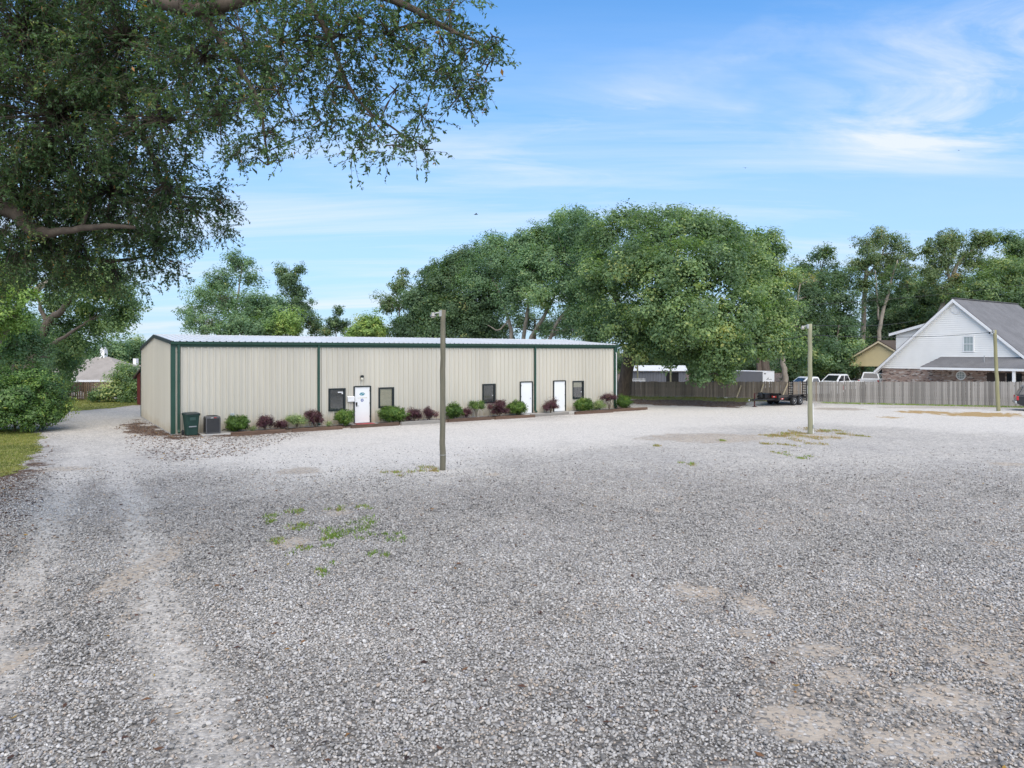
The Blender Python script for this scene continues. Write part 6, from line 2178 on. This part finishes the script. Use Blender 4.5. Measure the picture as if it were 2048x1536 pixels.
# ---- the live oak over the camera's left: limbs, sprays of twigs, single leaves
OB = Vector((-15.2, 15.5, 0))
lob = [(60, 60, 170, 15), (250, 80, 150, 14), (120, 230, 170, 15), (50, 400, 150, 16), (220, 380, 130, 16), (320, 240, 120, 14), (410, 110, 120, 13),
       (385, 420, 75, 16), (310, 480, 80, 17), (160, 490, 100, 17), (440, 400, 42, 15.5), (440, 230, 70, 13), (330, 370, 80, 15), (230, 540, 50, 17.5), (350, 530, 40, 17), (40, 510, 80, 17.5), (120, 540, 50, 18),
       (560, 80, 100, 12), (560, 180, 78, 12), (538, 262, 48, 12), (535, 330, 30, 12), (500, 170, 60, 12.5), (480, 60, 80, 12.5), (480, 300, 26, 12.5),
       (680, 70, 95, 12), (655, 175, 66, 12), (640, 240, 40, 12), (780, 70, 85, 12), (790, 180, 62, 12), (745, 235, 46, 12), (785, 290, 30, 12), (845, 298, 24, 12), (725, 295, 30, 12), (660, 262, 22, 12),
       (880, 70, 60, 11.5), (885, 150, 48, 11.5), (945, 95, 34, 11.5), (975, 130, 26, 11.5), (950, 160, 20, 11.5), (985, 72, 18, 11.5), (900, 20, 60, 11.5), (840, 220, 30, 11.8), (920, 190, 18, 11.6),
       (760, -30, 110, 12), (600, -40, 120, 12), (430, -40, 130, 12.5), (250, -60, 150, 13.5), (60, -80, 170, 14.5), (860, -60, 80, 11.8),
       (-120, 100, 180, 15.5), (-120, 330, 170, 16), (-130, 520, 130, 17)]
OBL = B(lob, .9)
rg = np.random.default_rng(77)
oc, obi = [], []
for bi, (c, r_) in enumerate(OBL):
    r_ = np.array(r_)
    vol = 4.19 * r_.prod()
    n = max(3, int(vol * (8.6 if lob[bi][0] > -50 and lob[bi][1] > -20 else 3) + 2))
    d = unit(rg.normal(size=(n, 3))) * (rg.random(n) ** .42)[:, None]
    oc.append(np.array(c) + d * r_)
    obi.append(np.full(n, bi))
oc, obi = np.concatenate(oc), np.concatenate(obi)
nc = len(oc)
KT = 9                                                    # twigs per spray
ci_ = np.repeat(np.arange(nc), KT)
nt_ = len(ci_)
bc = np.array([b_[0] for b_ in OBL])[obi]
outd = unit(oc - bc + rg.normal(size=oc.shape) * .2)
td = unit(rg.normal(size=(nt_, 3)) + outd[ci_] * .75 + np.array([0, 0, -.38]))
tl = rg.uniform(.28, .62, nt_)
A = oc[ci_] + rg.normal(size=(nt_, 3)) * .05
Bm = A + td * (tl * .5)[:, None]
td2 = unit(td + np.array([0, 0, -.35]) + rg.normal(size=td.shape) * .25)
E = Bm + td2 * (tl * .5)[:, None]
twv = np.concatenate([twig_mesh(A, Bm, np.full(nt_, .0045), np.full(nt_, .0035)), twig_mesh(Bm, E, np.full(nt_, .0035), np.full(nt_, .002))])
# feeder branches from each lobe's centre to its sprays
fb = twig_mesh(bc, (bc + oc) / 2 + rg.normal(size=oc.shape) * .08, np.full(nc, .016), np.full(nc, .010))
fb2 = twig_mesh((bc + oc) / 2, oc, np.full(nc, .010), np.full(nc, .005))
NLV = 16
ti = np.repeat(np.arange(nt_), NLV)
nl = len(ti)
f = rg.random(nl) ** .8
pos = np.where((f < .5)[:, None], A[ti] + (Bm - A)[ti] * (f * 2)[:, None], Bm[ti] + (E - Bm)[ti] * ((f - .5) * 2)[:, None])
axis = unit(td2[ti] * .9 + rg.normal(size=(nl, 3)) * .6 + np.array([0, 0, -.15]))
Ll = .068 * np.exp(rg.normal(0, .25, nl))
pos = pos + axis * (Ll * .55)[:, None]
nrm = unit(rg.normal(size=(nl, 3)) * .75 + np.array([0, 0, .75]))
LV = leaf_quads(pos, nrm, Ll, Ll * .42, rg, axis=axis)
ctint = rg.normal(0, .14, nc)
LT = np.clip(.42 + ctint[ci_[ti]] + rg.normal(0, .14, nl), 0, .95)
LT = np.where(rg.random(nl) < .012, 1.0, LT)
oak = plant('live_oak', 'dark live oak reaching over the upper left with hanging leafy sprays', 'tree', OB,
            [[(OB.x, OB.y, -.3, .75), (OB.x + .1, OB.y, 1.2, .6), (OB.x + .5, OB.y - .1, 3.6, .55), (OB.x + 1.2, OB.y - .3, 5.6, .5), (OB.x + 2.2, OB.y - .8, 8.0, .38), (-11.2, 14.2, 10.4, .25)],
             [(OB.x + .5, OB.y - .1, 4.4, .4)] + TP((-120, 395, 15.8, .26), (-20, 408, 15.6, .20), (30, 425, 15.4, .17), (72, 462, 15.2, .13), (130, 462, 15, .075), (200, 452, 14.8, .06), (270, 455, 14.6, .035)),
             [(OB.x + 1.6, OB.y - .5, 6.4, .4)] + TP((-60, -140, 14.4, .28), (150, -80, 13.4, .2), (300, -6, 12.7, .13), (400, 20, 12.4, .12), (470, 6, 12.2, .11), (600, -30, 12, .1), (760, -10, 11.8, .07), (900, 60, 11.6, .04), (985, 100, 11.5, .015)),
             TP((600, -30, 12, .06), (660, 80, 12, .04), (700, 180, 12, .03), (760, 240, 12, .02), (850, 296, 12, .01)),
             TP((400, 20, 12.4, .07), (470, 120, 12.4, .05), (520, 220, 12.2, .03), (535, 330, 12.0, .01)),
             TP((150, -80, 13.4, .12), (200, 130, 14.2, .09), (280, 260, 14.6, .06), (340, 380, 15.4, .04), (430, 400, 15.6, .012)),
             TP((-20, 408, 15.6, .12), (60, 330, 15.4, .09), (150, 250, 15, .06), (250, 200, 14.4, .03)),
             TP((30, 425, 15.4, .1), (120, 500, 16.6, .07), (220, 520, 17.2, .05), (310, 510, 17.2, .02))],
            OBL, L_NEAR, m_bark, .4, 40, .07, seed=50, limb_r=.035, twig=0, wob=.02, sides=10, leaves=(LV, LT, oc, obi))
link_mesh('twigs', fast_mesh('twigs', np.concatenate([twv, fb, fb2]) - np.array(OB), 4, m_bark), oak)

# ---- shrubs in the planting bed
SH = 'shrubs in the planting bed along the building'
SHR = [('box', 454, 495, 833, 866, 'round clipped green boxwood nearest the air conditioner'),
       ('tuft', 497, 511, 852, 863, 'tiny green tuft right of the first boxwood'),
       ('purp', 513, 548, 831, 861, 'maroon shrub standing right of the first boxwood'),
       ('purp', 548, 580, 842, 861, 'low maroon shrub wedged between taller maroon and loose green shrub'),
       ('loose', 574, 612, 832, 858, 'loose grey-green shrub left of the second downspout'),
       ('purp', 609, 650, 824, 857, 'large maroon shrub under the second downspout'),
       ('tuft', 651, 665, 840, 852, 'tiny green tuft under the left window of the emblem door'),
       ('box', 672, 707, 821, 852, 'clipped green boxwood touching the left side of the emblem door'),
       ('box', 760, 811, 814, 847, 'widest clipped green boxwood, right of the emblem door under the tan-blind window'),
       ('purp', 812, 846, 819, 844, 'maroon shrub just right of the widest boxwood'),
       ('purp', 846, 873, 816, 842, 'maroon shrub just left of the near light pole'),
       ('box', 892, 924, 807, 837, 'upright clipped green boxwood just right of the near light pole'),
       ('purp', 921, 945, 814, 836, 'thin maroon shrub between boxwood and leggy green shrub'),
       ('leggy', 936, 971, 803, 835, 'leggy shrub with green top and bare stems left of the third window'),
       ('purp', 977, 1018, 800, 832, 'spiky maroon shrub under the third window'),
       ('box', 1016, 1052, 801, 829, 'bright clipped boxwood left of the second white door'),
       ('purp', 1084, 1118, 796, 825, 'maroon shrub standing between the two plain white doors'),
       ('box', 1150, 1186, 796, 821, 'flat-topped clipped boxwood under the rightmost window'),
       ('loose', 1184, 1214, 801, 821, 'loose twiggy shrub between flat-topped boxwood and corner'),
       ('pleg', 1203, 1234, 790, 821, 'leggy maroon shrub at the right corner downspout'),
       ('box', 1233, 1263, 793, 818, 'clipped boxwood past the right corner of the building')]
for k, (kind, x0, x1, y0, y1, lab) in enumerate(SHR):
    pxm = (x0 + x1) / 2
    dpt = (wall_pt(front_u(pxm, -1.0), -1.0)).y
    w = (x1 - x0) / F * dpt
    h = (y1 - y0) / F * dpt
    v = -max(.62, min(w * .5 + .12, 1.05))
    p = wall_pt(front_u(pxm, v), v)
    gr_ = {'box': 1.1, 'purp': 1.3, 'loose': 1.3, 'tuft': 1.3, 'leggy': 1.3, 'pleg': 1.3}[kind]
    r_ = w / 2 * gr_
    h *= 1.06 if kind == 'box' else 1.14
    stems = []
    rd = random.Random(200 + k)
    ns_ = {'box': 5, 'purp': 6, 'loose': 7, 'tuft': 3, 'leggy': 8, 'pleg': 7}[kind]
    low = {'box': .10, 'purp': .12, 'loose': .05, 'tuft': .0, 'leggy': .45, 'pleg': .4}[kind]
    for j in range(ns_):
        a = rd.uniform(0, 6.28)
        e = rd.uniform(.2, .75) * r_
        stems.append([(p.x, p.y, -.05, .022), (p.x + .3 * e * math.cos(a), p.y + .3 * e * math.sin(a), h * .3, .018), (p.x + e * math.cos(a), p.y + e * math.sin(a), h * rd.uniform(.6, .85), .008)])
    zc = h * (low + 1) / 2
    rz2 = h * (1 - low) / 2
    if kind == 'box':
        blobs = [((p.x, p.y, zc), (r_ * .93, min(r_, .6) * .93, rz2 * .93))]
        a_ = UD * r_ * .38
        blobs += [((p.x - a_.x, p.y - a_.y, zc + .04), (r_ * .55, min(r_, .6) * .7, rz2 * .8)), ((p.x + a_.x, p.y + a_.y, zc + .02), (r_ * .55, min(r_, .6) * .7, rz2 * .8))]
        plant('boxwood_shrub', lab, 'shrub', p, stems, blobs, L_BOX, m_bark, .10, 26, .055, group=SH, dens=1.5, limb_r=.01, twig=.1, twig_r=.004, trunk_name='stems', crown_name='foliage', seed=200 + k, wob=.01,
              inner=.72, gap=.02, aspect=.6, up=.4, limbs=False, sides=5)
    elif kind == 'tuft':
        blobs = [((p.x, p.y, h * .5), (r_, r_, h * .45))]
        plant('small_shrub', lab, 'shrub', p, stems, blobs, L_LOOSE, m_bark, .07, 14, .05, group=SH, dens=1.0, twig=.3, twig_r=.003, trunk_name='stems', crown_name='foliage', seed=200 + k, wob=.01, limbs=False, sides=4, aspect=.3)
    else:
        n_ = {'purp': 7, 'loose': 7, 'leggy': 7, 'pleg': 6}[kind]
        blobs = []
        for j in range(n_):
            a = 6.28 * j / n_ + rd.uniform(-.4, .4)
            e = rd.uniform(.35, .62) * r_
            blobs.append(((p.x + e * math.cos(a), p.y + e * .8 * math.sin(a), zc + rz2 * rd.uniform(-.55, .5)), (r_ * rd.uniform(.3, .48), r_ * rd.uniform(.3, .45), rz2 * rd.uniform(.35, .6))))
        blobs.append(((p.x, p.y, zc + rz2 * .2), (r_ * .5, r_ * .5, rz2 * .75)))
        lm = {'purp': L_PURP, 'loose': L_LOOSE, 'leggy': L_BOX, 'pleg': L_PURP}[kind]
        nm_ = {'purp': 'maroon_shrub', 'loose': 'loose_shrub', 'leggy': 'leggy_shrub', 'pleg': 'maroon_shrub'}[kind]
        plant(nm_, lab, 'shrub', p, stems, blobs, lm, m_barkr if kind != 'leggy' else m_barkp, .10, 17 if kind == 'purp' else 14, .055, group=SH, dens=1.0, limb_r=.012, twig=.6, twig_r=.004, trunk_name='stems', crown_name='foliage',
              seed=200 + k, wob=.015, gap=.12, aspect=.42, sides=5)
bpy.context.view_layer.update()
